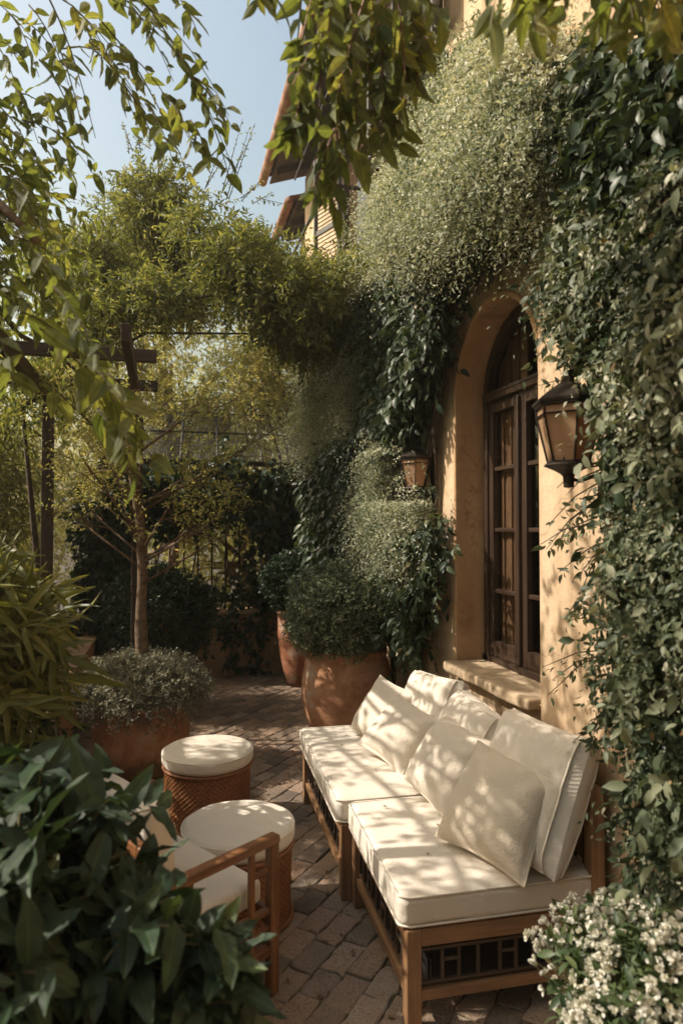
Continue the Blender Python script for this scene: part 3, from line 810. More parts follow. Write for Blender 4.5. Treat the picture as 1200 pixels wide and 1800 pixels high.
# ------------------------------------------------------------------ sofa modules
def lattice(mb, p0, p1, z0, z1, w=.012):
    p0 = np.array(p0, float); p1 = np.array(p1, float); L = np.linalg.norm(p1 - p0); a = (p1 - p0) / L
    up = np.array([0, 0, 1.0])
    mb.bar(p0 + up * z0, p1 + up * z0, w, w); mb.bar(p0 + up * z1, p1 + up * z1, w, w)
    n = max(4, int(L / .068)); zm = z0 + (z1 - z0) * .62
    for k in range(n + 1):
        q = p0 + a * L * (k + .15 * (k % 3 == 1)) / n if k < n else p1
        mb.bar(q + up * (z0 + w / 2), q + up * (z1 - w / 2), w, w, up=a)
        if k % 3 == 1 and k < n - 1:
            q2 = p0 + a * L * (k + 1) / n
            mb.bar(q + a * w * .6 + up * zm, q2 - a * w * .2 + up * zm, w * .9, w * .9)
def sofa(L, label, loc, rz, seedc):
    """front faces -x, length runs along +y from 0 to L, depth 0.72"""
    D = .73
    t = empty('sofa', loc, rz); tag(t, label, 'sofa', 'cream cushioned teak sofa modules')
    lw = .052
    for (x, y) in ((0, 0), (0, L - lw), (D - lw, 0), (D - lw, L - lw)):
        b = MB(); hh = .335 if x == 0 else .74
        b.box((x + lw / 2, y + lw / 2, hh / 2), (lw, lw, hh)); b.build('leg', M['teak'], t, bevel=.004)
    fr = MB(); zt = .302
    for x in (.024, D - .026): fr.box((x, L / 2, zt), (.034, L - 2 * lw, .058)); fr.box((x, L / 2, .112), (.03, L - 2 * lw, .036))
    for y in (.026, L - .026): fr.box((D / 2, y, zt), (D - 2 * lw, .034, .058)); fr.box((D / 2, y, .112), (D - 2 * lw, .03, .036))
    fr.build('seat_frame', M['teak'], t, bevel=.003)
    lt = MB()
    lattice(lt, (.028, lw, 0), (.028, L - lw, 0), .145, .255); lattice(lt, (lw, .028, 0), (D - lw, .028, 0), .145, .255)
    lt.build('lattice', M['lattice'], t, bevel=.0015, seg=1)
    u = MB(); u.box((D / 2, L / 2, .315), (D - .1, L - .1, .02)); u.box((.11, L / 2, .2), (.01, L - .2, .21)); u.box((D / 2, .11, .2), (D - .25, .01, .21)); u.build('dark_panels', M['under'], t)  # near-black sheets below the seat and behind the lattice
    bk = MB(); bk.box((D - .026, L / 2, .725), (.03, L - 2 * lw, .04))
    for k in range(int(L / .075)):
        bk.box((D - .026, lw + .03 + k * .075, .52), (.014, .02, .37))
    bk.build('backrest', M['lattice'], t, bevel=.002, seg=1)
    V, Fs = rbox((D + .01, L - .006, .112), .03, 26, .0035, seedc, .010)
    b = V[:, 2] < 0
    # piped seams bulge: sharpen the top edge a little
    c = MB(); c.add(V + np.array([D / 2 - .018, L / 2, .393]), Fs)
    cu = c.build('seat_cushion', M['cream'], t, smooth=True)
    # piping round the top and bottom edges
    for z in (.393 + .047, .393 - .047):
        pts = []; hx, hy, r = D / 2 + .002, L / 2 - .006, .035
        for (sx, sy, a0) in ((1, 1, 0), (-1, 1, 90), (-1, -1, 180), (1, -1, 270)):
            for q in range(7):
                a = R(a0 + 15 * q); pts.append((D / 2 - .018 + sx * (hx - r) + r * math.cos(a), L / 2 + sy * (hy - r) + r * math.sin(a), z + .002 * math.sin(q + a0)))
        pts.append(pts[0]); p = MB(); p.tube(pts, .0045, 6, False); pp = p.build('piping', M['cream'], cu, smooth=True)
    return t
# front corners measured on the photograph: (.79,2.10) near, (.885,4.0) far
sofa_ang = math.atan2(-(0.885 - 0.79), (4.0 - 2.107))
sofa(.80, 'near cream sofa module on teak lattice base beside the white flowers', (.785, 2.10, 0), sofa_ang, 3)
sofa(1.12, 'far longer cream sofa module ending against the big terracotta pot', (.785 - .82 * math.sin(sofa_ang) - .045, 2.10 + .82 * math.cos(sofa_ang), 0), sofa_ang, 4)

# ------------------------------------------------------------------ pillows
def pillow_mesh(W, H, T, n=34, box=False, seed=0):
    u = np.linspace(-1, 1, n + 1); U, Vv = np.meshgrid(u, u, indexing='ij'); U = U.ravel(); Vv = Vv.ravel()
    e = (1 - np.abs(U) ** (5 if box else 2.4)) * (1 - np.abs(Vv) ** (5 if box else 2.4))
    e = np.clip(e, 0, 1) ** (.40 if box else .55)
    # sides pulled in, corners left pointed
    pin = .035 if box else .10
    x = U * W / 2 * (1 - pin * (1 - Vv ** 2) * np.abs(U) ** 3); y = Vv * H / 2 * (1 - pin * (1 - U ** 2) * np.abs(Vv) ** 3)
    Pn = np.stack([x, y, 0 * x], 1)
    wr = snoise(Pn, 14, seed, 3)
    cr = (np.abs(U) * np.abs(Vv)) ** 2
    rad = np.sin(np.arctan2(Vv, U) * 14 + wr * 2) * np.clip((np.abs(U) + np.abs(Vv)) - .8, 0, .8) * .012
    V = []; 
    for s in (1, -1):
        z = s * (T / 2 * e + e * (wr * (.016 if box else .012) * s + snoise(Pn, 24, seed + 9 + s, 2) * .004 + (0 if box else rad)))
        V.append(np.stack([x, y, z], 1))
    N = n + 1; V = np.concatenate(V); Fs = []
    for s in (0, 1):
        o = s * N * N
        for i in range(n):
            for j in range(n):
                f = (o + i * N + j, o + (i + 1) * N + j, o + (i + 1) * N + j + 1, o + i * N + j + 1)
                Fs.append(f if s == 0 else f[::-1])
    bd = [i * N for i in range(n)] + [n * N + j for j in range(n)] + [i * N + n for i in range(n, 0, -1)] + [j for j in range(n, 0, -1)]
    for k in range(len(bd)):
        a, b = bd[k], bd[(k + 1) % len(bd)]; Fs.append((b, a, a + N * N, b + N * N))
    return V, Fs, [V[b] for b in bd]
def pillow(name, label, cat, c, az, lean, roll, W, H, T, mat, box=False, seed=0, group=None, tagged=False, fold=0.0):
    """az: compass of the way the face looks (degrees from -x towards -y); lean: tipped back from upright"""
    t = empty(name, c); tag(t, label, cat, group)
    V, Fs, bd = pillow_mesh(W, H, T, 34, box, seed)
    if fold:
        V[:, 2] += fold * (V[:, 0] / W * 2) ** 2 * -1
        bd = [b + np.array([0, 0, -fold * (b[0] / W * 2) ** 2]) for b in bd]
    n = np.array([-math.cos(R(az)) * math.cos(R(lean)), -math.sin(R(az)) * math.cos(R(lean)), math.sin(R(lean))])
    h = nz(np.cross(np.array([0, 0, 1.0]), n)); v = np.cross(n, h)
    a = R(roll); h2 = h * math.cos(a) + v * math.sin(a); v2 = -h * math.sin(a) + v * math.cos(a)
    Mx = np.stack([h2, v2, n], 1)
    mb = MB(); mb.add(V @ Mx.T, Fs); o = mb.build('cover', mat, t, smooth=True)
    if box:
        for s in (1, -1):
            N_ = 35; o_ = (0 if s > 0 else N_ * N_); pts = [V[o_ + q] for q in ([1 * N_ + j for j in range(1, 33)] + [i * N_ + 33 for i in range(1, 33)] + [33 * N_ + j for j in range(33, 1, -1)] + [i * N_ + 1 for i in range(33, 1, -1)])]
            p = MB(); p.tube([q @ Mx.T for q in pts] + [pts[0] @ Mx.T], .0042, 6, False); p.build('piping', mat, t, smooth=True)
    else:
        p = MB(); p.tube([q @ Mx.T for q in bd] + [bd[0] @ Mx.T], .0035, 6, False); p.build('seam', mat, t, smooth=True)
    if tagged:
        p = MB(); p.box((W * .40, -H * .34, .012), (.028, .02, .003)); p.V[-1] = p.V[-1] @ Mx.T; p.build('care_tag', M['tag'], t)
    return t
SE = .445
BG = 'upright back cushions'
pillow('back_cushion', 'tall cream box back cushion nearest the dark right-hand vine', 'cushion', (1.36, 2.29, SE + .24), 4, 21, 1, .49, .49, .21, M['cream'], True, 1, BG)
pillow('back_cushion', 'cream back cushion in the middle of the back row under the stone sill', 'cushion', (1.37, 2.87, SE + .205), -4, 25, -2.5, .48, .43, .21, M['cream'], True, 2, BG)
pillow('back_cushion', 'cream back cushion farthest along the sofa, under the sill end', 'cushion', (1.42, 3.43, SE + .205), 7, 21, 4, .47, .43, .20, M['cream'], True, 3, BG)
TG = 'loose throw pillows on the sofa'
pillow('throw_pillow', 'beige basket-weave throw pillow with a white tag, nearest on the sofa', 'pillow', (1.205, 2.255, SE + .19), 26, 36, -4, .41, .40, .23, M['weave'], False, 4, TG, True)
pillow('throw_pillow', 'cream linen throw pillow leaning just behind the basket-weave pillow', 'pillow', (1.215, 2.74, SE + .185), 14, 34, -9, .38, .38, .21, M['cream2'], False, 5, TG)
pillow('throw_pillow', 'plain cream throw pillow lying askew in front of the farthest pillow', 'pillow', (1.20, 3.30, SE + .155), 34, 46, -17, .36, .35, .20, M['cream2'], False, 6, TG)
pillow('throw_pillow', 'farthest cream throw pillow, half hidden, by the big terracotta pot', 'pillow', (1.22, 3.64, SE + .175), 22, 34, -7, .36, .36, .17, M['cream2'], False, 7, TG)

# ------------------------------------------------------------------ stools
def stool(label, loc, Rd, h):
    t = empty('wicker_stool', loc); tag(t, label, 'stool', 'round wicker stools with cream tops')
    n = 300; rows = 74; hb = h - .075; mb = MB()
    prof = [(.001, .004)] + [(Rd * .965 * (1 - .02 * (1 - i / rows)), .004 + (hb - .004) * i / rows) for i in range(rows + 1)] + [(.001, hb)]
    mb.lathe(prof, n, (0, 0, 0), 0, lambda a, z: (.0035 * math.sin(a * 50) * math.sin(z * 2 * math.pi / .026) if .01 < z < hb - .005 else 0))
    G = np.concatenate(mb.V); th = np.arctan2(G[:, 1], G[:, 0]) * Rd
    mb.G = [np.stack([G[:, 2] * .3, th, G[:, 2] * 1.5], 1)]
    mb.build('basket', M['wicker'], t, smooth=True)
    for z in (.014, hb - .012):
        p = MB(); p.tube([(Rd * .985 * math.cos(a), Rd * .985 * math.sin(a), z) for a in np.linspace(0, 2 * math.pi, 49)], .009, 8, False); p.build('rim', M['wicker'], t, smooth=True)
    c = MB(); pr = []
    T = .085; r0 = .03
    for i in range(9): a = -math.pi / 2 + math.pi / 2 * i / 8; pr.append((Rd * 1.03 - r0 + r0 * math.cos(a), hb - .004 + r0 + r0 * math.sin(a)))
    for i in range(9): a = math.pi / 2 * i / 8; pr.append((Rd * 1.03 - r0 + r0 * math.cos(a), h + .004 - r0 + r0 * math.sin(a)))
    for k in range(1, 9): pr.append((max(.001, (Rd * 1.03 - r0) * (1 - k / 8)), h + .004 + .010 * math.sin(k / 8 * math.pi / 2)))
    c.lathe([(.001, hb - .004)] + pr, 72, (0, 0, 0), 0, lambda a, z: .0025 * math.sin(3 * a + 1) + .0015 * math.sin(7 * a))
    cu = c.build('cushion', M['cream'], t, smooth=True)
    p = MB(); p.tube([((Rd * 1.03 - .004) * math.cos(a), (Rd * 1.03 - .004) * math.sin(a), h - .012 + .0015 * math.sin(5 * a)) for a in np.linspace(0, 2 * math.pi, 73)], .0042, 6, False); p.build('piping', M['cream'], cu, smooth=True)
    return t
stool('nearer round wicker stool with thick cream cushion beside the armchair', (.325, 2.93, 0), .236, .40)
stool('farther round wicker stool with cream cushion in front of the planted tub', (.26, 3.92, 0), .25, .41)

# ------------------------------------------------------------------ cane armchair
def armchair():
    fwd = math.atan2(1, 1)
    fx, fy = .66, .75                                   # facing, right/forward of the viewpoint
    f = cw(fx, fy)[:2]; f /= np.linalg.norm(f); s = np.array([-f[1], f[0]])
    near = cw(-.249, 2.436)[:2]
    W = .78; D = .52
    t = empty('armchair', (near[0], near[1], 0)); tag(t, 'cane armchair with cream cushions, half hidden by glossy dark leaves', 'armchair')
    def L(a, b, z): q = f * a + s * b; return np.array([q[0], q[1], z])      # a: forwards from the front posts, b: across from the near arm
    up = (f[0], f[1], 0)
    for b in (0, W):
        for a in (0, -D):
            m = MB(); m.bar(L(a, b, 0), L(a, b, .53 if a == 0 else .70), .04, .04, up=up); m.build('leg', M['rattan'], t, bevel=.008, seg=3)
        m = MB()
        m.bar(L(.02, b, .545), L(-D - .02, b, .545), .046, .03)
        m.bar(L(-.02, b, .16), L(-D + .02, b, .16), .03, .03); m.bar(L(-.02, b, .30), L(-D + .02, b, .30), .024, .024)
        for k in (.11, .40, .47): m.bar(L(-D * k / .58, b, .172), L(-D * k / .58, b, .53), .022, .022, up=up)
        m.bar(L(-.10, b, .44), L(-.02, b, .44), .018, .018); m.bar(L(-.10, b, .24), L(-.02, b, .24), .018, .018)
        m.build('arm', M['rattan'], t, bevel=.006, seg=2)
    m = MB(); m.bar(L(0, .02, .27), L(0, W - .02, .27), .035, .05); m.bar(L(-D, .02, .27), L(-D, W - .02, .27), .035, .05); m.bar(L(-D, .02, .68), L(-D, W - .02, .68), .035, .04); m.bar(L(-D, .02, .5), L(-D, W - .02, .5), .02, .02)
    m.bar(L(-D / 2, .02, .27), L(-D / 2, W - .02, .27), .1, .02)
    m.build('seat_frame', M['rattan'], t, bevel=.006)
    Mx = np.stack([np.array([f[0], f[1], 0]), np.array([s[0], s[1], 0]), np.array([0, 0, 1.0])], 1)
    V, Fs = rbox((D - .05, W - .09, .10), .03, 18, .004, 21, .012)
    m = MB(); m.add(V @ Mx.T + L(-D / 2 + .03, W / 2, .345), Fs); m.build('seat_cushion', M['cream'], t, smooth=True)
    V, Fs = rbox((.12, W - .22, .40), .04, 18, .011, 22)
    V[:, 0] -= V[:, 2] * .12
    m = MB(); m.add(V @ Mx.T + L(-D + .16, W / 2 + .02, .56), Fs); m.build('back_cushion', M['cream2'], t, smooth=True)
armchair()

# ------------------------------------------------------------------ pots and the plants in them
def pot_mesh(h, rr, rb, belly=1.06, rim=.03, n=64):
    pr = [(.001, 0)]
    for i in range(15):
        t = i / 14
        r = rb + (rr - rb) * t ** .7; r *= 1 + (belly - 1) * math.sin(math.pi * t ** 1.15)
        pr.append((r, t * (h - rim * 1.6)))
    pr += [(rr + rim * .35, h - rim * 1.5), (rr + rim * .45, h - rim * .6), (rr + rim * .3, h), (rr - rim * .5, h), (rr - rim * .8, h - .06), (.001, h - .07)]
    mb = MB(); mb.lathe(pr, n); return mb
def soil_disc(h, r, t):
    mb = MB(); mb.lathe([(r, h - .075), (r, h - .05), (.001, h - .035)], 32); return mb.build('soil', M['soil'], t)
def big_pot_shrub(label, loc, h, rr, rb, ccent, crad, nsp, K, L, ratio, lm, pm, seed, belly=1.06, group=None, bias=0.6):
    t = empty('potted_shrub', loc); tag(t, label, 'potted shrub', group)
    pot_mesh(h, rr, rb, belly).build('pot', M[pm], t, smooth=True, bevel=0); soil_disc(h, rr * .93, t)
    n = nsp; d = rand_dir(n, (0, 0, .25), 1)
    lump = 1 + .10 * snoise(d * 1.0, 4.5, seed, 2)
    b = np.array(ccent) + d * np.array(crad) * (lump * (.60 + .36 * rng.random(n) ** .7))[:, None]
    # a few longer shoots break the outline
    ln = np.where(rng.random(n) < .02, .14, .075) * (.7 + .6 * rng.random(n)) * (crad[0] / .36)
    leaves_obj('crown', [sprigs(b, d + np.array([0, 0, .2]) + rng.normal(size=(n, 3)) * .35, ln, K, L, ratio, .15, .6, 0, .4, .7, nb=(-.7, -.3, .2))], T_small(), M[lm], t)
    m = MB()
    for k in range(7):
        a = 6.28 * k / 7; m.tube([(0, 0, h - .06), (.25 * crad[0] * math.cos(a), .25 * crad[0] * math.sin(a), h + .08), (.7 * crad[0] * math.cos(a), .7 * crad[0] * math.sin(a), ccent[2] + .1)], [.016, .012, .004], 6)
    m.build('stems', M['dbark'], t, smooth=True)
    V, Fs = rbox((crad[0] * 1.05, crad[1] * 1.05, crad[2] * 1.0), min(crad) * .48, 10, .01, seed)
    return t
big_pot_shrub('big terracotta pot with a clipped round shrub at the far end of the sofa', (1.31, 4.74, 0), .80, .285, .185, (-.06, -.04, 1.06), (.38, .38, .34), 9000, 9, .024, .55, 'L_ball', 'terra', 31, 1.30)
big_pot_shrub('dim tall terracotta pot with dark shrub at the back by the railing', (1.47, 7.08, 0), .80, .27, .18, (0, 0, 1.08), (.42, .36, .32), 2400, 8, .035, .5, 'L_ivy', 'terra2', 32, 1.1)
big_pot_shrub('dark round shrub in a low pot behind the slim tree trunk', (-.02, 6.3, 0), .45, .24, .19, (0, 0, .86), (.44, .42, .42), 3000, 8, .034, .5, 'L_ivy', 'terra2', 33, 1.05)

# tree in a wide tub with silver underplanting
def tub_tree():
    loc = (-.13, 4.92, 0)
    t = empty('potted_tree', loc); tag(t, 'slim tree in a wide terracotta tub with silvery shrub round its foot', 'potted tree')
    mb = pot_mesh(.47, .335, .315, 1.0, .02); mb.build('tub', M['terra'], t, smooth=True); soil_disc(.47, .31, t)
    tr = MB(); z = np.linspace(.35, 2.65, 16)
    px = .03 * np.sin(z * 1.9) + .02 * np.sin(z * 5) - .02 * z; py = .03 * np.cos(z * 1.4)
    tr.tube(np.stack([px, py, z], 1), np.linspace(.046, .022, 16) * (1 + .12 * np.sin(z * 9)), 12); 
    tr.build('trunk', M['bark'], t, smooth=True)
    br = MB(); tips = []
    for k in range(26):
        zz = 1.55 + 1.0 * rng.random() if k > 7 else 1.0 + .5 * rng.random()
        a = 6.28 * rng.random(); b0 = np.array([.03 * math.sin(zz * 1.9) - .02 * zz, .03 * math.cos(zz * 1.4), zz])
        L = (.35 + .55 * rng.random()) * (.8 if k < 8 else 1.2); d = nz(np.array([math.cos(a), math.sin(a), .55 + .4 * rng.random()]))
        side = rng.normal(size=3) * .12
        p = [b0, b0 + d * L * .5 + side * .5, b0 + d * L + side]
        br.tube(p, [.012, .008, .003], 6)
        for q in range(4):
            dd = nz(d + rng.normal(size=3) * .6); p0 = b0 + d * L * (.45 + .5 * rng.random()) + side * .6
            br.tube([p0, p0 + dd * .12, p0 + dd * .25], [.005, .0035, .0015], 5); tips.append((p0 + dd * .14, dd, zz))
        tips.append((p[2], d, zz))
    br.build('branches', M['bark'], t, smooth=True)
    tb = np.array([q[0] for q in tips]); td = np.array([q[1] for q in tips])
    hi = tb[:, 2] > 1.8
    b = np.repeat(tb[hi], 9, 0) + rng.normal(size=(hi.sum() * 9, 3)) * .07; d = np.repeat(td[hi], 9, 0) + rng.normal(size=(hi.sum() * 9, 3)) * .7
    b2 = np.repeat(tb[~hi], 2, 0) + rng.normal(size=((~hi).sum() * 2, 3)) * .05; d2 = np.repeat(td[~hi], 2, 0) + rng.normal(size=((~hi).sum() * 2, 3)) * .6
    leaves_obj('crown', [sprigs(b, d, .16, 9, .034, .42, .2), sprigs(b2, d2, .10, 6, .026, .45, .1)], T_small(), M['L_gold'], t)
    n = 3800; dd = rand_dir(n, (0, 0, .35), 1)
    bb = np.array([0.0, -.02, .55]) + dd * np.array([.45, .45, .23]) * (.45 + .5 * rng.random((n, 1)))
    leaves_obj('underplanting', [sprigs(bb, dd + rng.normal(size=(n, 3)) * .5, .10, 10, .022, .5, .25)], T_small(), M['L_silver'], t)
    return t
tub_tree()

# white flowering bush in the near right pot
def flower_pot():
    c = np.array([1.255, 1.375, 0.0])
    t = empty('flowering_shrub', c); tag(t, 'pot crowded with small white flowers in front of the near sofa end', 'flower pot')
    pot_mesh(.38, .25, .18, 1.04).build('pot', M['terra'], t, smooth=True); soil_disc(.38, .23, t)
    n = 1500; d = rand_dir(n, (0, 0, .55), 1)
    b = np.array([.02, .02, .40]) + d * np.array([.29, .33, .20]) * (.4 + .5 * rng.random((n, 1)))
    b += d * (.07 * snoise(d, 5, 8, 2))[:, None]
    sd = d + rng.normal(size=(n, 3)) * .3 + np.array([0, 0, .5])
    leaves_obj('foliage', [sprigs(b, sd, .13, 8, .040, .42, .1, .55, 0, .8, .7)], T_mid(), M['L_bed'], t, True)
    nf = 2300; d = rand_dir(nf, (-.1, -.1, .8), 1)
    b = np.array([.02, .02, .405]) + d * np.array([.34, .37, .25]) * ((.93 + .22 * rng.random((nf, 1))) * (1 + .22 * snoise(d, 5, 8, 2))[:, None])
    keep = snoise(d, 9, 4, 2) > -.35; b = b[keep]; d = d[keep]; nf = len(b)
    sets = []
    for (b0, d0) in zip(b, d):
        pass
    K = 6; ax = nz(d[:, None] * .7 + rng.normal(size=(nf, K, 3)) * .75 + np.array([0, 0, .2]))
    nr = rng.normal(size=(nf, K, 3)) * .6 + d[:, None]
    Ls = (.0145 * (.6 + .7 * rng.random((nf, 1))) * np.ones((nf, K))).ravel()
    leaves_obj('flowers', [(np.repeat(b, K, 0), ax.reshape(-1, 3), nr.reshape(-1, 3), Ls, Ls * .8, rng.random(nf * K))], T_petal(), M['L_white'], t, True)
    twigs_mesh('flower_stems', b - d * .10 - np.array([0, 0, .05]), d + np.array([0, 0, .5]), .13, 0, .0018, M['gstem'], t)
flower_pot()

# ------------------------------------------------------------------ left bed edge, back wall, railing, net roof
mb = MB(); mb.box((-.80, 4.6, .24), (.22, 6.4, .48)); mb.box((-.80, 4.6, .50), (.27, 6.4, .045))
o = mb.build('planter_wall', M['stucco_orange'], bevel=.012); tag(o, 'low orange plaster planter wall behind the wide tub', 'low wall')
mb = MB(); mb.box((.40, 7.80, .34), (2.62, .24, .70)); mb.box((.40, 7.80, .71), (2.62, .30, .05))
bw = mb.build('back_wall', M['stucco_orange'], bevel=.012); tag(bw, 'low ivy-stained orange wall below the dark railing', 'low wall')
t = empty('iron_railing', (.4, 7.82, .735)); tag(t, 'dark iron railing with vertical bars under an ivy canopy', 'railing')
for z in (.10, 1.42):
    m = MB(); m.box((0, 0, z), (2.6, .03, .035)); m.build('rail', M['rail'], t)
for k in range(17):
    m = MB(); m.tube([(-1.25 + k * .156, 0, 0), (-1.25 + k * .156, 0, .8), (-1.25 + k * .156, 0, 1.55)], .011, 6); m.build('bar', M['rail'], t, smooth=True)

nt = empty('shade_canopy', (.4, 8.0, 2.4)); tag(nt, 'sagging dark shade net on thin bars above the ivy', 'shade canopy')
V = []; Fs = []; nx, ny = 24, 14
for i in range(nx + 1):
    for j in range(ny + 1):
        u, v = i / nx, j / ny
        x = -.95 + 2.2 * u + .1 * v; y = -.1 + 1.7 * v; z = .02 + 1.02 * v + .10 * math.sin(v * math.pi) - .05 * math.sin(u * math.pi * 4) ** 2
        V.append((x, y, z))
for i in range(nx):
    for j in range(ny):
        a = i * (ny + 1) + j; Fs.append((a, a + 1, a + ny + 2, a + ny + 1))
m = MB(); m.add(V, Fs); m.build('net', M['net'], nt, smooth=True)
for u in (-.95, -.2, .22, .75, 1.25):
    m = MB(); pts = [(u + .1 * v, -.1 + 1.7 * v, .035 + 1.02 * v + .10 * math.sin(v * math.pi)) for v in np.linspace(0, 1, 8)]; m.tube(pts, .016, 6); m.build('hoop', M['rail'], nt, smooth=True)
for v in (0, .34, .68, 1):
    m = MB(); m.bar((-.95, -.1 + 1.7 * v, .03 + 1.02 * v + .10 * math.sin(v * math.pi)), (1.35, -.1 + 1.7 * v, .03 + 1.02 * v + .10 * math.sin(v * math.pi)), .02, .02 if v else .06); m.build('crossbar', M['rail'], nt)
for x in (-.95, 1.25):
    m = MB(); m.bar((x, -.1, -2.4), (x, -.1, .02), .05, .05); m.build('post', M['pwood'], nt)

# ------------------------------------------------------------------ pergola
pg = empty('pergola', (-.8, 5.2, 0)); tag(pg, 'dark timber pergola with slim posts and long beams on the left', 'pergola')
def pchild(mb, name, mat='pwood'): 
    o = mb.build(name, M[mat], None, bevel=.006); o.parent = pg; o.matrix_parent_inverse = Matrix.Translation(-Vector(pg.location)); return o
for (x, y) in ((-.80, 5.2), (-.18, 5.2), (-.80, 2.8), (-2.3, 5.2), (-2.3, 4.2)):
    m = MB(); m.box((x, y, 1.27), (.075, .075, 2.56)); pchild(m, 'post')
for x in (-.80, -.18, -2.3):
    y_ = 3.4 if x > -.5 else 2.6 if x > -1 else 4.1; m = MB(); m.box((x, (y_ + 5.4) / 2, 2.62), (.045, 5.4 - y_, .095)); pchild(m, 'beam')
for y in (4.3, 5.2):
    m = MB(); m.box((-1.24, y, 2.735), (2.4, .04, .08)); pchild(m, 'rafter')

# ------------------------------------------------------------------ climbing plants on the house
def vine(name, label, groups, stems, cat='climbing plant', stem_mat='dbark'):
    """groups: list of (part name, sprig sets, template, material)"""
    t = empty(name, (1.6, 3.5, 0)); tag(t, label, cat)
    inv = Matrix.Translation(-Vector((1.6, 3.5, 0)))
    def trimmed(q):                                   # the growth is kept cut back round the two lanterns
        p = q[0]; k = np.zeros(len(p), bool)
        for (y0, y1, z0, z1, xm) in ((1.80, 2.22, 1.78, 2.13, 1.50), (3.88, 4.22, 1.84, 2.15, 1.70)):
            k |= (p[:, 1] > y0) & (p[:, 1] < y1) & (p[:, 2] > z0) & (p[:, 2] < z1) & (p[:, 0] < xm)
        return tuple(a[~k] for a in q)
    for (pn, sets, tm, mt, sm) in groups:
        sets = [trimmed(q) for q in sets]
        o = leaves_obj(pn, sets, tm, M[mt], t, sm); o.matrix_parent_inverse = inv
    if stems:
        m = MB()
        for pts, r0 in stems: m.tube(pts, np.linspace(r0, r0 * .35, len(pts)), 7)
        o = m.build('stem', M[stem_mat], t, smooth=True); o.matrix_parent_inverse = inv
    return t
OUT = np.array([-1.0, -.15, .05])
def region_clumps(pix, X, n, dep, per, crad, k=.9):
    yz = wall_region(pix, X, n)
    cent = np.stack([X + dep * (rng.random(n) - .45), yz[:, 0], yz[:, 1]], 1)
    return clumped(cent, crad * (.6 + .7 * rng.random(n)), per, OUT, k)

UP = [(905, 70), (850, 160), (800, 240), (758, 305), (732, 360), (738, 415), (775, 405), (825, 385), (885, 350), (940, 322), (985, 305), (1010, 300), (1030, 170), (1000, 90), (945, 60)]
LOW = [(650, 470), (605, 570), (562, 640), (548, 700), (552, 790), (595, 800), (625, 720), (660, 715), (690, 650), (705, 560), (710, 480)]
LOW2 = [(668, 805), (690, 785), (722, 805), (740, 870), (758, 940), (738, 990), (705, 985), (680, 940), (668, 880)]
def pale_vine():
    sets = []
    def plumes(pix, X, n, dep, per, L):
        yz = wall_region(pix, X, n)
        c = np.stack([X + dep * (rng.random(n) - .5), yz[:, 0], yz[:, 1]], 1)
        main = nz(np.array([-.75, -.05, .05]) + rng.normal(size=(n, 3)) * np.array([.25, .55, .35]))      # each plume has its own way
        size = .45 + 1.0 * rng.random(n) ** 1.8
        cv = np.clip(.66 + .25 * rng.normal(size=n), 0, 1)
        R_ = lambda q: np.repeat(q, per, 0)
        d = nz(R_(main) + rng.normal(size=(n * per, 3)) * .38)
        b = R_(c) + rng.normal(size=(n * per, 3)) * .035 + d * (.10 * rng.random((n * per, 1)))
        ln = R_(size) * (.17 + .13 * rng.random(n * per))
        return sprigs(b, d, ln, 17, L, .46, .8, .6, .15, .45, .75, .4, R_(cv), .8, nb=(-1.0, -.3, 0))
    sets += [plumes(UP, 1.47, 430, .36, 40, .0205), plumes(LOW, 1.60, 260, .24, 34, .023), plumes(LOW2, 1.58, 120, .20, 34, .020)]
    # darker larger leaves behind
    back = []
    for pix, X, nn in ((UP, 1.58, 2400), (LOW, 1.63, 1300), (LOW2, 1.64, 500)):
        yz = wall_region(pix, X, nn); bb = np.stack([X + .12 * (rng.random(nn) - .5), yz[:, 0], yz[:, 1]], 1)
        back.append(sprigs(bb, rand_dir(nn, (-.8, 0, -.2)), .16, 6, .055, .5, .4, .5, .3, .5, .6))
    stems = []
    for k in range(16):
        y = 4.3 + 2.4 * rng.random(); z = np.linspace(0, 3.4 + 1.2 * rng.random(), 10); a = rng.random() * 6
        yy = y - (z / 4) ** 1.3 * (1.3 * rng.random()) + .08 * np.sin(z * 3 + a)
        stems.append((np.stack([1.66 + .03 * np.sin(z * 4 + a), yy, z], 1), .018))
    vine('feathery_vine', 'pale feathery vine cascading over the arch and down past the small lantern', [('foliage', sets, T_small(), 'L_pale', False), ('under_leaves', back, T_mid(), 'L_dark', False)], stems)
pale_vine()

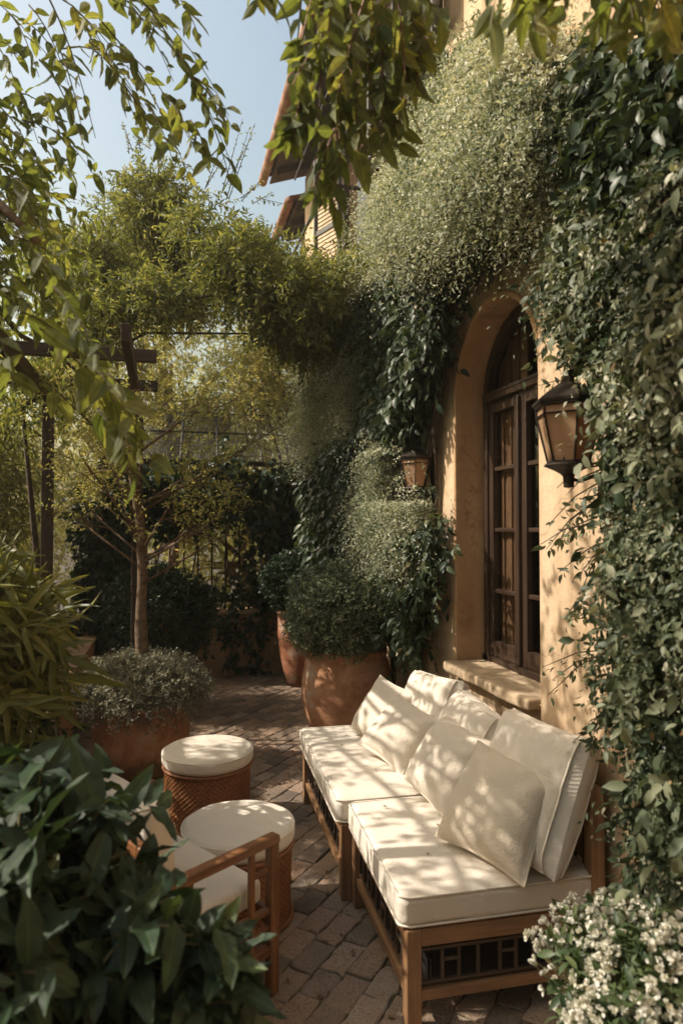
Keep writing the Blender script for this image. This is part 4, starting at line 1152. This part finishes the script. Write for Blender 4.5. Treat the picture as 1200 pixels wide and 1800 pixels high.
IVY = [(690, 500), (750, 430), (785, 440), (790, 520), (772, 610), (745, 690), (725, 760), (700, 785), (672, 740), (690, 640)]
IVY2 = [(720, 930), (772, 905), (780, 960), (758, 1030), (748, 1090), (740, 1130), (718, 1140), (708, 1060)]
IVY3 = [(560, 800), (650, 760), (660, 900), (640, 1010), (590, 1000), (560, 930)]
def wall_ivy():
    sets = []
    for pix, X, n, L in ((IVY, 1.60, 1150, .07), (IVY2, 1.60, 300, .06), (IVY3, 1.58, 1100, .085)):
        yz = wall_region(pix, X, n); bb = np.stack([X + .16 * (rng.random(n) - .5), yz[:, 0], yz[:, 1]], 1)
        sets.append(sprigs(bb, rand_dir(n, (-.9, -.1, -.3)), .20, 7, L, .5, .5, .5, .45, .4, .5, nb=(-.8, -.3, 0)))
    ledge = [(760, 425), (850, 375), (930, 340), (955, 355), (880, 395), (790, 450)]
    yz = wall_region(ledge, 1.60, 240); bb = np.stack([1.60 + .12 * (rng.random(240) - .5), yz[:, 0], yz[:, 1]], 1)
    sets.append(sprigs(bb, rand_dir(240, (-.7, -.1, -.4)), .16, 7, .07, .5, .5, .5, .5, .4, .5))
    stems = []
    for k in range(9):
        y = 3.95 + .9 * rng.random() + k * .3; z = np.linspace(0, 2.9, 9)
        stems.append((np.stack([1.685 + .01 * np.sin(z * 5), y + .06 * np.sin(z * 2.3 + k), z], 1), .014))
    vine('wall_creeper', 'dark broad-leaved creeper between the arch and the feathery vine', [('foliage', sets, T_mid(), 'L_dark', True)], stems)
wall_ivy()

NEAR = [(1055, 430), (1030, 480), (1035, 530), (1060, 590), (1115, 650), (1135, 715), (1135, 800), (1140, 870), (1105, 930), (1120, 1000), (1135, 1070), (1115, 1120), (1145, 1190), (1140, 1260), (1165, 1340), (1155, 1420), (1165, 1500), (1180, 1545), (1330, 1560), (1360, 240), (1210, 300), (1120, 340), (1050, 340)]
def near_vine():
    sets = []; fl = []
    n = 300; yz = wall_region(NEAR, 1.47, n); per = 18
    c = np.stack([1.47 + .17 * (rng.random(n) - .6), yz[:, 0], yz[:, 1]], 1)
    main = nz(np.array([-.8, 0, .0]) + rng.normal(size=(n, 3)) * np.array([.2, .6, .45])); size = .5 + .8 * rng.random(n) ** 1.6
    high = np.clip((yz[:, 1] - 1.7) / 1.2, 0, 1)  # clumps turn paler with height: light on the top lobes put into colour
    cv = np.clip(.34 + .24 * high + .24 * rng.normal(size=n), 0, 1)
    Q = lambda q: np.repeat(q, per, 0)
    d = nz(Q(main) + rng.normal(size=(n * per, 3)) * .5); bb = Q(c) + rng.normal(size=(n * per, 3)) * .04
    for L, lo, hi in ((.023, 0, .4), (.031, .4, .75), (.042, .75, 1.01)):
        pick = rng.random(n); k = Q((pick >= lo) & (pick < hi)) if False else Q((np.arange(n) / n >= lo) & (np.arange(n) / n < hi))
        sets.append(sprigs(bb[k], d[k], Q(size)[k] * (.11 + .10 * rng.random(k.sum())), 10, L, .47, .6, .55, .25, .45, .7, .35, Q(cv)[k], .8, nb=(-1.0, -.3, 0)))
    n = 1500; yz = wall_region(NEAR, 1.5, n); bb = np.stack([1.49 + .10 * (rng.random(n) - .5), yz[:, 0], yz[:, 1]], 1)
    dk = [sprigs(bb, rand_dir(n, (-.6, 0, -.2)), .16, 6, .05, .5, .4, .5, .3, .5, .6)]
    TOPR = [(1040, 110), (1080, 60), (1400, -60), (1400, 320), (1210, 330), (1110, 340), (1050, 300)]  # dark leaves added over the upper wall in place of its shade
    yz = wall_region(TOPR, 1.47, 700); bb = np.stack([1.47 + .14 * (rng.random(700) - .5), yz[:, 0], yz[:, 1]], 1)
    dk.append(sprigs(bb, rand_dir(700, (-.7, 0, -.3)), .18, 7, .055, .5, .5, .5, .4, .5, .6))
    # loose sprays reaching over the stucco
    sp = [(1060, 860, 1005, 905), (1060, 900, 965, 950), (1070, 960, 990, 1010), (1060, 1080, 1010, 1060), (1060, 1150, 1000, 1200), (1030, 700, 985, 640), (1070, 1270, 1020, 1290), (1060, 830, 1010, 840)]
    b0 = np.array([wallpt(a, c, 1.42) for a, c, _, _ in sp]); b1 = np.array([wallpt(a, c, 1.44) for _, _, a, c in sp])
    b0 = np.repeat(b0, 4, 0) + rng.normal(size=(len(sp) * 4, 3)) * .03; b1 = np.repeat(b1, 4, 0) + rng.normal(size=(len(sp) * 4, 3)) * .05
    sets.append(sprigs(b0, b1 - b0, np.linalg.norm(b1 - b0, axis=1), 12, .034, .45, .1, .55, .1, .7, .6))
    nl = 130; yz = wall_region(NEAR, 1.38, nl); bl = np.stack([1.39 + .07 * rng.normal(size=nl), yz[:, 0], yz[:, 1]], 1)
    sets.append(sprigs(bl, rand_dir(nl, (-.6, -.1, -.5)), .20, 6, .056, .5, .5, .5, .4, .5, .6, .35, .35 + .3 * rng.random(nl), .7, nb=(-.9, -.3, 0)))
    nd = 220; yz = wall_region(NEAR, 1.37, nd); bd_ = np.stack([1.37 + .06 * rng.normal(size=nd), yz[:, 0], yz[:, 1]], 1); Ld = .018 + .022 * rng.random(nd)
    dead = (bd_, rand_dir(nd, (-.3, 0, -.9)), rng.normal(size=(nd, 3)) + np.array([-1, -.3, 0]), Ld, Ld * .45, .4 + .6 * rng.random(nd))
    nb_ = 420; yz = wall_region(NEAR, 1.40, nb_); q = np.stack([1.38 + .08 * rng.normal(size=nb_), yz[:, 0], yz[:, 1]], 1)
    K = 7; bq = np.repeat(q, K, 0) + rng.normal(size=(nb_ * K, 3)) * .018
    buds = (bq, rand_dir(nb_ * K, (-.6, -.3, .2)), rng.normal(size=(nb_ * K, 3)) + np.array([-1, -.3, .3]), .007 + .007 * rng.random(nb_ * K), .005 + .005 * rng.random(nb_ * K), rng.random(nb_ * K) * .8)
    stems = [(np.stack([p0, p0 * .5 + p1 * .5 + np.array([0, 0, .012]), p1 + np.array([0, 0, -.02])]), .0035) for p0, p1 in zip(b0, b1)]
    for k in range(12):
        y = .85 + .85 * rng.random(); z = np.linspace(0, 3.1 + .9 * rng.random(), 10); a = rng.random() * 6
        stems.append((np.stack([1.51 + .03 * np.sin(z * 3 + a), y + .10 * np.sin(z * 1.7 + a), z], 1), .016))
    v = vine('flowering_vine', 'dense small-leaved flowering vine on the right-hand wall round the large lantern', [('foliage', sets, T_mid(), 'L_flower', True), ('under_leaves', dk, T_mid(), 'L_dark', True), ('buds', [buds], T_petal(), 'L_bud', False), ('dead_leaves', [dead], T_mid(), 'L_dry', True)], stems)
near_vine()

# ivy over the railing and on the low back wall
def rail_ivy():
    t = empty('railing_ivy', (.4, 7.8, 0)); tag(t, 'dark ivy draped along the top of the iron railing', 'ivy')
    n = 1500
    x = -1.0 + 2.6 * rng.random(n); y = -.15 + .35 * rng.random(n); z = 2.08 + .16 * rng.normal(size=n) + .08 * np.sin(x * 5)
    sets = [sprigs(np.stack([x, y, z], 1), rand_dir(n, (0, -.7, .1)), .22, 7, .085, .7, .6, .55, .4, .6, .5)]
    n = 900; x = .42 + .95 * rng.random(n) ** .45; z = .75 + 1.4 * rng.random(n); keep = rng.random(n) < np.clip((x + .05) * 1.2, .1, 1)
    x = x[keep]; z = z[keep]; sets.append(sprigs(np.stack([x, 0 * x - .1 + .15 * rng.random(len(x)), z], 1), rand_dir(len(x), (0, -.7, -.2)), .2, 7, .075, .7, .6, .55, .4, .6, .5))
    n = 750; x = -1.25 + .62 * rng.random(n); z = .5 + 1.6 * rng.random(n)
    sets.append(sprigs(np.stack([x, 0 * x - .12 + .15 * rng.random(n), z], 1), rand_dir(n, (0, -.7, -.2)), .2, 7, .075, .7, .6, .55, .4, .6, .5))
    n = 420; x = -.6 + 1.9 * rng.random(n); z = .70 * rng.random(n) ** .6
    k = snoise(np.stack([x, z, 0 * x], 1), 7, 3, 2) > .05; x = x[k]; z = z[k]
    sets.append(sprigs(np.stack([x, 0 * x - .16, z], 1), rand_dir(len(x), (0, -.2, -.5)), .12, 5, .05, .8, .3, .5, .3, .2, .5))
    n = 150; x = -.9 + 2.2 * rng.random(n); z = .78 + .25 * rng.random(n)
    sets.append(sprigs(np.stack([x, 0 * x - .05 + .1 * rng.random(n), z], 1), rand_dir(n, (0, -.3, .5)), .2, 7, .06, .7, .4))
    leaves_obj('foliage', sets, T_ivy(), M['L_ivy'], t)
    m = MB()
    for k in range(8):
        x0 = -1.1 + k * .34; zz = np.linspace(0, 2.1, 8); m.tube(np.stack([x0 + .08 * np.sin(zz * 3 + k), .05 + 0 * zz, zz], 1), np.linspace(.016, .006, 8), 6)
    m.build('stem', M['dbark'], t, smooth=True)
rail_ivy()

# ------------------------------------------------------------------ arching vine over the path, pergola vine
def arch_vine():
    t = empty('arching_vine', (.3, 6.0, 0)); tag(t, 'broad golden-green vine arching over the path from pergola to house', 'climbing plant')
    cent = []; rad = []
    pix = [(130, 380), (160, 330), (210, 290), (240, 250), (270, 240), (300, 270), (340, 300), (390, 340), (440, 360), (500, 375), (560, 385), (620, 400), (660, 430),
           (150, 430), (200, 400), (250, 370), (300, 390), (350, 400), (400, 420), (460, 430), (520, 440), (580, 450), (640, 470), (180, 460), (240, 440), (300, 450), (360, 440), (540, 500), (600, 520), (650, 540), (560, 470),
           (150, 500), (110, 440), (90, 400), (440, 400), (480, 395), (520, 400), (550, 420), (500, 455), (420, 380), (590, 470), (130, 420), (170, 400)]
    for (a, b) in pix:
        b = b + 45 + (70 if a > 480 and b < 480 else 55 if b < 400 else 20)
        d = 5.6 + .5 * rng.normal(); cent.append(P(a, b, d)); rad.append(.20 + .12 * rng.random())
    c2 = np.array(cent) - np.array([.3, 6.0, 0]); 
    c2 = np.concatenate([c2, c2 + rng.normal(size=c2.shape) * np.array([.15, .45, .12])]); rad = np.array(rad * 2)
    b, d, ci = clumped(c2, rad, 120, (0, -.1, .25), .7)
    # upright sprays against the sky
    sp = [(225, 260, 212, 225), (240, 250, 250, 225), (255, 250, 240, 228), (390, 330, 440, 230), (400, 335, 455, 215), (420, 350, 470, 300), (360, 320, 385, 265), (300, 270, 330, 280), (445, 350, 490, 345), (270, 250, 290, 215)]
    b0 = np.array([P(a, c, 5.5) for a, c, _, _ in sp]) - np.array([.3, 6.0, 0]); b1 = np.array([P(a, c, 5.4) for _, _, a, c in sp]) - np.array([.3, 6.0, 0])
    b0 = np.repeat(b0, 2, 0) + rng.normal(size=(len(sp) * 2, 3)) * .02; b1 = np.repeat(b1, 2, 0) + rng.normal(size=(len(sp) * 2, 3)) * .05
    leaves_obj('foliage', [sprigs(b, d + rng.normal(size=d.shape) * .4, .17, 11, .048, .36, .35, .55, .1, .8, .6, nb=(-.4, -.4, 0)), sprigs(b0, b1 - b0, np.linalg.norm(b1 - b0, axis=1), 16, .030, .5, .05, .6)], T_small(), M['L_wist'], t)
    m = MB()
    for a, b in zip(b0, b1): m.tube([a, (a + b) / 2, b], [.004, .003, .0015], 4)
    root = np.array([-.95, 5.6, 0]) - np.array([.3, 6.0, 0])
    for k in range(2):
        e = c2[[9, 30][k]]
        top = np.array([root[0] - .1, root[1], 2.6]); m.tube([root + rng.normal(size=3) * .04 * np.array([1, 1, 0]), (root + top) / 2 + rng.normal(size=3) * .08, top, top * .6 + e * .4 + np.array([0, 0, .35]), e], [.02, .018, .016, .012, .006], 7)
    for (a, b_, c_, d_) in ((600, 560, 960, 400), (560, 500, 700, 470)):
        p0 = P(a, b_, 5.6) - np.array([.3, 6.0, 0]); p1 = wallpt(c_, d_, 1.6) - np.array([.3, 6.0, 0]); m.tube([p0, (p0 + p1) / 2 + np.array([0, 0, -.05]), p1], .008, 6)
    m.build('stem', M['dbark'], t, smooth=True)
arch_vine()

def pergola_vine():
    t = empty('pergola_vine', (-1.3, 4.5, 0)); tag(t, 'leafy vine roofing the dark pergola at the left edge', 'climbing plant')
    n = 330
    x = -2.9 + 2.5 * rng.random(n); y = 2.4 + 5.0 * rng.random(n)
    k = snoise(np.stack([x, y, 0 * x], 1), 3.2, 77, 2) > -.28
    k &= ~((x < -1.75) & (y < 4.0)); k &= ~((x > -.85) & (y > 4.4)); k &= ~((x < -1.8) & (y > 4.6) & (y < 5.9))
    x = x[k]; y = y[k]
    c = np.stack([x + 1.3, y - 4.5, 2.85 + .12 * rng.normal(size=len(x)) + .15 * rng.random(len(x))], 1)
    b, d, ci = clumped(c, .17, 14, (0, 0, .2), .6)
    leaves_obj('foliage', [sprigs(b, d, .20, 8, .055, .42, .4, .5, .2, 1.0, .5)], T_mid(), M['L_near'], t)
    m = MB()
    for k in range(7):
        x0 = -1.2 + k * .3; yy = np.linspace(-2.2, 2.6, 9); m.tube(np.stack([x0 + .12 * np.sin(yy * 1.5 + k), yy, 2.80 + .04 * np.sin(yy * 3)], 1), np.linspace(.018, .007, 9), 6)
    for k in range(3): m.tube([(-.9 + k * .4, .5, 0), (-.92 + k * .4, .52, 1.3), (-.95 + k * .4, .6, 2.8)], [.018, .014, .010], 7)
    m.build('stem', M['dbark'], t, smooth=True)
pergola_vine()

# ------------------------------------------------------------------ trees and hedges of the garden
def tree(label, base, h, ccent, crad, ncl, per, K, L, ratio, mat, trunk_r=.09, name='garden_tree', group='garden trees beyond the railing', crd=.30, slen=.2, tm=None):
    t = empty(name, base); tag(t, label, 'tree', group)
    c, d0 = ball(ncl, ccent, crad, .35)
    m = MB(); m.tube([(0, 0, 0), (.05, .03, h * .3), (-.03, .05, h * .6), (ccent[0], ccent[1], ccent[2] + crad[2] * .3)], [trunk_r, trunk_r * .8, trunk_r * .6, trunk_r * .2], 9)
    m.build('trunk', M['bark'], t, smooth=True)
    m = MB()
    for k in range(min(26, ncl)):
        z0 = h * (.3 + .4 * rng.random()); p0 = np.array([0, .04, z0]); m.tube([p0, (p0 + c[k]) / 2 + np.array([0, 0, .15]), c[k]], [trunk_r * .35, trunk_r * .22, .006], 6)
    m.build('limbs', M['bark'], t, smooth=True)
    b, d, ci = clumped(c, crd * (.6 + .7 * rng.random(ncl)), per, (0, 0, .15), .6)
    leaves_obj('crown', [sprigs(b, d + rng.normal(size=d.shape) * .4, slen, K, L, ratio, .35, .55, .15, .6, .7, nb=(-.6, -.4, 0))], tm or T_small(), M[mat], t)
    return t
def T(px, d): 
    q = cw((px - 600) / F * d, d); return (q[0], q[1], -.02)
tree('tall golden tree behind the shade net, left of the bright gap of sky', T(300, 9.5), 5, (0, 0, 3.6), (1.5, 1.2, 1.5), 130, 26, 9, .060, .4, 'L_gold')
tree('golden tree above the right end of the shade net, close to the house', T(520, 9.8), 5, (0, 0, 4.1), (.85, 1.0, .95), 80, 26, 9, .060, .4, 'L_gold')
tree('farther golden tree filling the left background behind the pergola post', T(60, 11.5), 4, (0, 0, 2.2), (1.9, 1.3, 1.9), 150, 24, 9, .065, .4, 'L_gold')
tree('low bushy tree below the net seen between the railing bars', T(430, 10.5), 2.4, (0, 0, 1.3), (1.9, .8, 1.1), 90, 20, 9, .07, .45, 'L_gold')
tree('dim distant tree far behind the bright gap of sky', T(400, 16), 6, (0, 0, 3.1), (3.0, 1.5, 2.2), 130, 20, 9, .10, .45, 'L_gold', crd=.5, slen=.35)

def hedge(name, label, c, size, n, K, L, ratio, slen, mat, tm, droop=.5, cat='hedge', stems=40):
    t = empty(name, (c[0], c[1], 0)); tag(t, label, cat)
    p = (rng.random((n, 3)) - .5) * np.array(size); p[:, 2] += c[2]
    p[:, :2] += (snoise(p, 2.5, int(c[1] * 10), 2) * .15)[:, None]
    leaves_obj('foliage', [sprigs(p, rand_dir(n, (0, 0, .5)), slen, K, L, ratio, droop, .5, .2, .8, .6)], tm, M[mat], t)
    m = MB()
    for k in range(stems):
        x, y = (rng.random(2) - .5) * np.array(size[:2]) * .85; h = c[2] + size[2] * (.2 + .25 * rng.random())
        m.tube([(x, y, -.02), (x + rng.normal() * .05, y + rng.normal() * .05, h * .5), (x + rng.normal() * .12, y + rng.normal() * .12, h)], [.012, .009, .004], 5)
    m.build('stems', M['gstem'], t, smooth=True)
    return t
hedge('bamboo_hedge', 'sunlit bamboo-like hedge behind the pergola post on the left', (-2.2, 7.2, 1.35), (1.7, 2.2, 2.5), 2600, 8, .13, .13, .35, 'L_long', T_mid())
hedge('unseen_hedge', 'unseen leafy screen added at the far left to block low sky light', (-6.6, 4.5, 2.5), (1.3, 13, 5.2), 5200, 7, .16, .5, .4, 'L_wist', T_mid())  # added out of view to keep low skylight off the terrace
hedge('unseen_hedge', 'unseen leafy screen added behind the viewpoint to block sky light', (-1.6, -2.6, 2.4), (6.0, 1.0, 5.0), 2800, 7, .16, .5, .4, 'L_wist', T_mid())  # unseen, added behind the camera to cut the sky fill
hedge('garden_hedge', 'green hedge along the left bed outside the pergola', (-2.9, 3.4, 1.0), (1.0, 6.5, 2.1), 2600, 8, .08, .4, .25, 'L_wist', T_mid())
hedge('bed_shrub', 'dark leafy shrubs in the left bed behind the low plaster wall', (-1.25, 4.6, .65), (.75, 3.6, 1.0), 900, 8, .09, .35, .22, 'L_laurel', T_mid(), .5, 'shrub', 20)

# ------------------------------------------------------------------ shrubs close to the viewpoint
def laurel():
    c = cw(-.80, 1.40); t = empty('laurel_shrub', (c[0], c[1], 0)); tag(t, 'big dark glossy-leaved shrub filling the bottom left corner', 'shrub')
    n = 330; d = rand_dir(n, (.1, -.05, .3), 1)
    b = np.array([0, 0, .64]) + d * np.array([.38, .36, .42]) * (.45 + .5 * rng.random((n, 1)))
    low = rng.random(n) < .0
    dd = d + rng.normal(size=(n, 3)) * .3 + np.array([0, 0, .25])
    ex = np.array([P(120 + 200 * q, 1590 + 190 * rng.random() + 30 * q, 1.42 - .1 * rng.random()) for q in rng.random(46) ** .7]) - np.array([c[0], c[1], 0])
    b = np.concatenate([b, ex]); dd = np.concatenate([dd, nz(np.array(list(cw(1, 0)[:2]) + [.15])) + rng.normal(size=(46, 3)) * .35])
    e2 = np.array([P(40 + 150 * q, 1400 + 120 * rng.random() + 40 * q, 1.45 + .1 * rng.random()) for q in rng.random(22)]) - np.array([c[0], c[1], 0])
    b = np.concatenate([b, e2]); dd = np.concatenate([dd, np.array([.05, 0, .4]) + rng.normal(size=(22, 3)) * .45]); n = len(b)
    leaves_obj('foliage', [sprigs(b, dd, .16, 7, .098, .46, .3, .62, .1, 1.0, .5, .25)], T_big(), M['L_laurel'], t, True)
    twigs_mesh('twigs', b - nz(dd) * .06, dd, .22, .25, .005, M['gstem'], t, 5)
    m = MB()
    for k in range(16):
        e = b[k * 7]; m.tube([(rng.normal() * .08, rng.normal() * .08, 0), e * np.array([.4, .4, .5]), e], [.018, .012, .005], 7)
    m.build('stems', M['dbark'], t, smooth=True)
laurel()
def long_shrub():
    c = cw(-1.52, 2.6); t = empty('long_leaved_shrub', (c[0], c[1], 0)); tag(t, 'yellow-green long-leaved shrub at the left edge above the dark laurel', 'shrub')
    n = 240; d = rand_dir(n, (.15, -.1, .35), 1)
    b = np.array([0, 0, 1.18]) + d * np.array([.34, .34, .34]) * (.5 + .5 * rng.random((n, 1)))
    leaves_obj('foliage', [sprigs(b, d + rng.normal(size=(n, 3)) * .25, .16, 8, .15, .17, .35, .6, .1, .6, .4, .22, nb=(-.5, -.5, 0))], T_big(6, .35, .1, .01), M['L_long'], t, True)
    n = 200; d = rand_dir(n, (.2, -.1, 0), 1); b = np.array([.02, .05, .75]) + d * np.array([.34, .4, .4]) * (.4 + .5 * rng.random((n, 1)))
    leaves_obj('lower_foliage', [sprigs(b, d, .18, 7, .085, .42, .4, .55, .3, .9, .5)], T_mid(), M['L_laurel'], t, True)
    m = MB()
    for k in range(18):
        a = 6.28 * rng.random(); m.tube([(.06 * math.cos(a), .06 * math.sin(a), 0), (.16 * math.cos(a), .16 * math.sin(a), .7), (.3 * math.cos(a), .3 * math.sin(a), 1.2)], [.014, .01, .004], 6)
    m.build('stems', M['gstem'], t, smooth=True)
long_shrub()

# ------------------------------------------------------------------ overhanging branches close to the viewpoint
def branch_plant(name, label, root, limbs, twigs, K, L, ratio, mat, stem='bark', hang=.25, droop=.5, upb=.9, nj=.5, cat='tree', spread=.6):
    """limbs: polylines from a trunk outside the picture; twigs: (start, end) world points carrying leaves"""
    t = empty(name, root); tag(t, label, cat); r0 = np.array(root)
    m = MB()
    for pts, ra in limbs: m.tube(np.array(pts) - r0, np.linspace(ra, ra * .4, len(pts)), 8)
    m.build('limbs', M[stem], t, smooth=True)
    b0 = np.array([a for a, b in twigs]) - r0; b1 = np.array([b for a, b in twigs]) - r0
    dv = b1 - b0; ln = np.linalg.norm(dv, axis=1)
    # aim so that the drooping twig ends at its end point
    d0 = dv + np.array([0, 0, 1.0]) * (droop * ln)[:, None]; dl = np.linalg.norm(d0, axis=1)
    leaves_obj('leaves', [sprigs(b0, d0, dl, K, L, ratio, droop * np.mean(ln / dl), spread, hang, upb, nj, .22)], T_big(6, .18, .16, .02), M[mat], t, True)
    twigs_mesh('twigs', b0, d0, dl, droop * np.mean(ln / dl), .0035, M['rstem' if stem == 'rstem' else 'gstem'], t, 6)
    return t
def near_tree():
    root = (-1.55, .35, 0)
    rt = np.array(root)
    fork = np.array([-1.4, .7, 2.5])
    limbs = [([rt, (-1.5, .5, 1.3), fork], .075), ([fork, P(-80, -50, 2.2), P(120, -80, 2.2), P(330, -90, 2.2)], .035), ([fork, P(-150, 250, 2.2), P(-30, 330, 2.1), P(60, 420, 2.0)], .028), ([fork, P(-140, -20, 2.6), P(0, -50, 2.6), P(130, -40, 2.6)], .02)]
    tw = []
    segs = [(150, -30, 330, 110, 2.1), (200, -30, 300, 150, 2.15), (100, -20, 200, 130, 2.2), (230, -20, 400, 210, 2.1), (260, 20, 370, 230, 2.12), (190, 60, 330, 250, 2.15), (150, 60, 250, 200, 2.2), (40, -10, 120, 180, 2.3), (0, 0, 60, 140, 2.3),
            (300, -30, 345, 60, 2.2), (240, -40, 260, 70, 2.3), (330, 120, 395, 225, 2.1), (180, 100, 240, 240, 2.2), (90, 60, 140, 260, 2.2), (60, 90, 150, 300, 2.15), (0, 120, 60, 260, 2.2), (-30, 160, 70, 320, 2.1), (30, 200, 160, 290, 2.15), (-40, 260, 60, 400, 2.1),
            (10, 300, 110, 460, 2.0), (0, 380, 90, 520, 1.95), (-30, 420, 60, 600, 1.9), (60, 440, 140, 600, 1.7), (90, 500, 190, 700, 1.6), (140, 590, 215, 780, 1.55), (150, 640, 240, 760, 1.55), (170, 720, 240, 860, 1.55), (180, 740, 290, 830, 1.55), (-20, 560, 20, 690, 1.8),
            (280, 150, 340, 270, 2.1), (250, 170, 300, 290, 2.15), (330, 200, 368, 300, 2.1), (30, 20, 100, 110, 2.4), (-20, 60, 30, 190, 2.4), (120, 10, 170, 100, 2.4), (70, 150, 100, 250, 2.3), (-60, 330, 20, 460, 2.2), (20, 150, 110, 220, 2.5), (60, 230, 130, 330, 2.4), (-40, 500, 50, 560, 2.0), (20, 420, 120, 540, 2.1), (0, 250, 90, 330, 2.5), (-30, 300, 80, 420, 2.4), (10, 350, 120, 430, 2.4), (40, 480, 110, 580, 2.2), (-20, 200, 60, 300, 2.6), (-40, 430, 40, 520, 2.4)]
    for (a, b, c, d, z) in segs:
        tw.append((P(a, b, z), P(c, d, z - .05)))
        if rng.random() < .45: tw.append((P(a, b, z) + rng.normal(size=3) * .08, P(c, d, z + .1) + rng.normal(size=3) * .07))
    # tall part of the crown that shades the terrace
    for k in range(110):
        a = np.array([-2.0 + 2.3 * rng.random(), .6 + 3.2 * rng.random(), 3.1 + .7 * rng.random()]); 
        pr, pd = a[0] * CY - a[1] * SY, a[0] * SY + a[1] * CY
        if pd > .1 and pr / pd > -.66: continue
        tw.append((a, a + rng.normal(size=3) * .22 + np.array([0, 0, -.1])))
    branch_plant('overhanging_tree', 'near tree whose backlit leafy twigs hang across the upper left', root, limbs, tw, 9, .066, .48, 'L_near', 'bark')
near_tree()
def top_vine():
    root = (.62, .55, 3.9)
    rt = np.array(root)
    limbs = [([(1.5, .9, 4.2), (1.1, .75, 4.15), rt, P(620, -140, 1.72), P(560, -110, 1.75)], .03)]
    tw = []
    for k in range(46):
        x = 520 + 225 * rng.random(); y0 = -120 + 200 * rng.random(); xe = x + rng.normal() * 25
        ymax = np.interp(x, [500, 530, 565, 600, 650, 700, 760], [300, 350, 395, 300, 300, 290, 150])
        ye = min(y0 + 60 + 170 * rng.random(), ymax - 40); z = 1.62 + .25 * rng.random()
        if ye < y0 + 30: ye = y0 + 30
        tw.append((P(x, y0, z), P(min(max(xe, 515), 745), ye, z)))
    for (a, b, c, d) in ((560, 200, 562, 345), (540, 180, 520, 250), (545, 150, 505, 220), (580, 230, 572, 330), (620, 150, 640, 270), (700, 120, 715, 250), (740, -20, 750, 90), (545, 60, 525, 130), (600, 120, 600, 270), (670, 100, 690, 250)):
        for q in range(2): tw.append((P(a, b, 1.7) + rng.normal(size=3) * .02, P(c, d, 1.68) + rng.normal(size=3) * .02))
    branch_plant('hanging_vine', 'dense leafy vine hanging in front of the roof at top centre', root, limbs, tw, 9, .070, .47, 'L_near', 'rstem', .45, .35, .5, .7, 'climbing plant')
    root = (1.15, .95, 3.7)
    tw = []
    for k in range(22):
        x = 850 + 380 * rng.random(); z = 1.35 + .25 * rng.random(); tw.append((P(x, -90 - 40 * rng.random(), z), P(x + rng.normal() * 40, 10 + 70 * rng.random() * (1 if x > 950 else .4), z)))
    tw += [(P(470, -70, 1.7), P(482, 0, 1.7)), (P(445, -80, 1.7), P(448, -10, 1.7)), (P(690, -60, 1.6), P(790, 10, 1.6))]
    limbs = [([(1.56, 1.2, 3.5), (1.3, 1.2, 3.3), P(1000, -110, 1.5), P(700, -120, 1.65), P(440, -95, 1.7)], .022)]
    branch_plant('wall_branch', 'blurred yellow-green sprig drooping into the top right corner', root, limbs, tw, 7, .075, .46, 'L_near', 'bark', .3, .4, .9, .5, 'climbing plant')
top_vine()

# ------------------------------------------------------------------ litter on the paving
n = 1000
p = np.stack([-.65 + 2.3 * rng.random(n), .8 + 6.8 * rng.random(n), .006 + .004 * rng.random(n)], 1)
p = p[(p[:, 0] < .95) | (p[:, 1] < 2.0) | (p[:, 1] > 4.3)]; n = len(p)
ax = rng.normal(size=(n, 3)) * np.array([1, 1, .08]); Ls = .012 + .034 * rng.random(n) ** 1.6
q = np.array([(.95, 2.32, .462), (1.08, 2.55, .464), (.93, 2.78, .461), (1.02, 3.2, .463), (1.1, 3.9, .462), (.98, 3.62, .463)]); p = np.concatenate([p, q]); n = len(p)
ax = np.concatenate([ax, rng.normal(size=(6, 3)) * np.array([1, 1, .05])]); Ls = np.concatenate([Ls, .018 + .014 * rng.random(6)])
o = leaves_obj('fallen_leaves', [(p, ax, np.array([0, 0, 1.0]) + rng.normal(size=(n, 3)) * .18, Ls, Ls * (.35 + .2 * rng.random(n)), rng.random(n))], T_mid(), M['L_dry'], None, True)
tag(o, 'dry leaf litter scattered over the brick paving', 'leaf litter', kind='stuff')

# ------------------------------------------------------------------ the hazy garden air
hm = bpy.data.materials.new('hazy_air'); hm.use_nodes = True
hn = hm.node_tree.nodes; hn.remove(hn['Principled BSDF'])
pv = hn.new('ShaderNodeVolumePrincipled')
pv.inputs['Color'].default_value = (0.95, 0.88, 0.74, 1)
pv.inputs['Density'].default_value = 0.0032
pv.inputs['Anisotropy'].default_value = 0.45
hm.node_tree.links.new(pv.outputs[0], hn['Material Output'].inputs['Volume'])
hz = MB(); hz.box((0, 0, 4.0), (124, 124, 10.4)); ho = hz.build('haze', hm); tag(ho, kind='stuff')
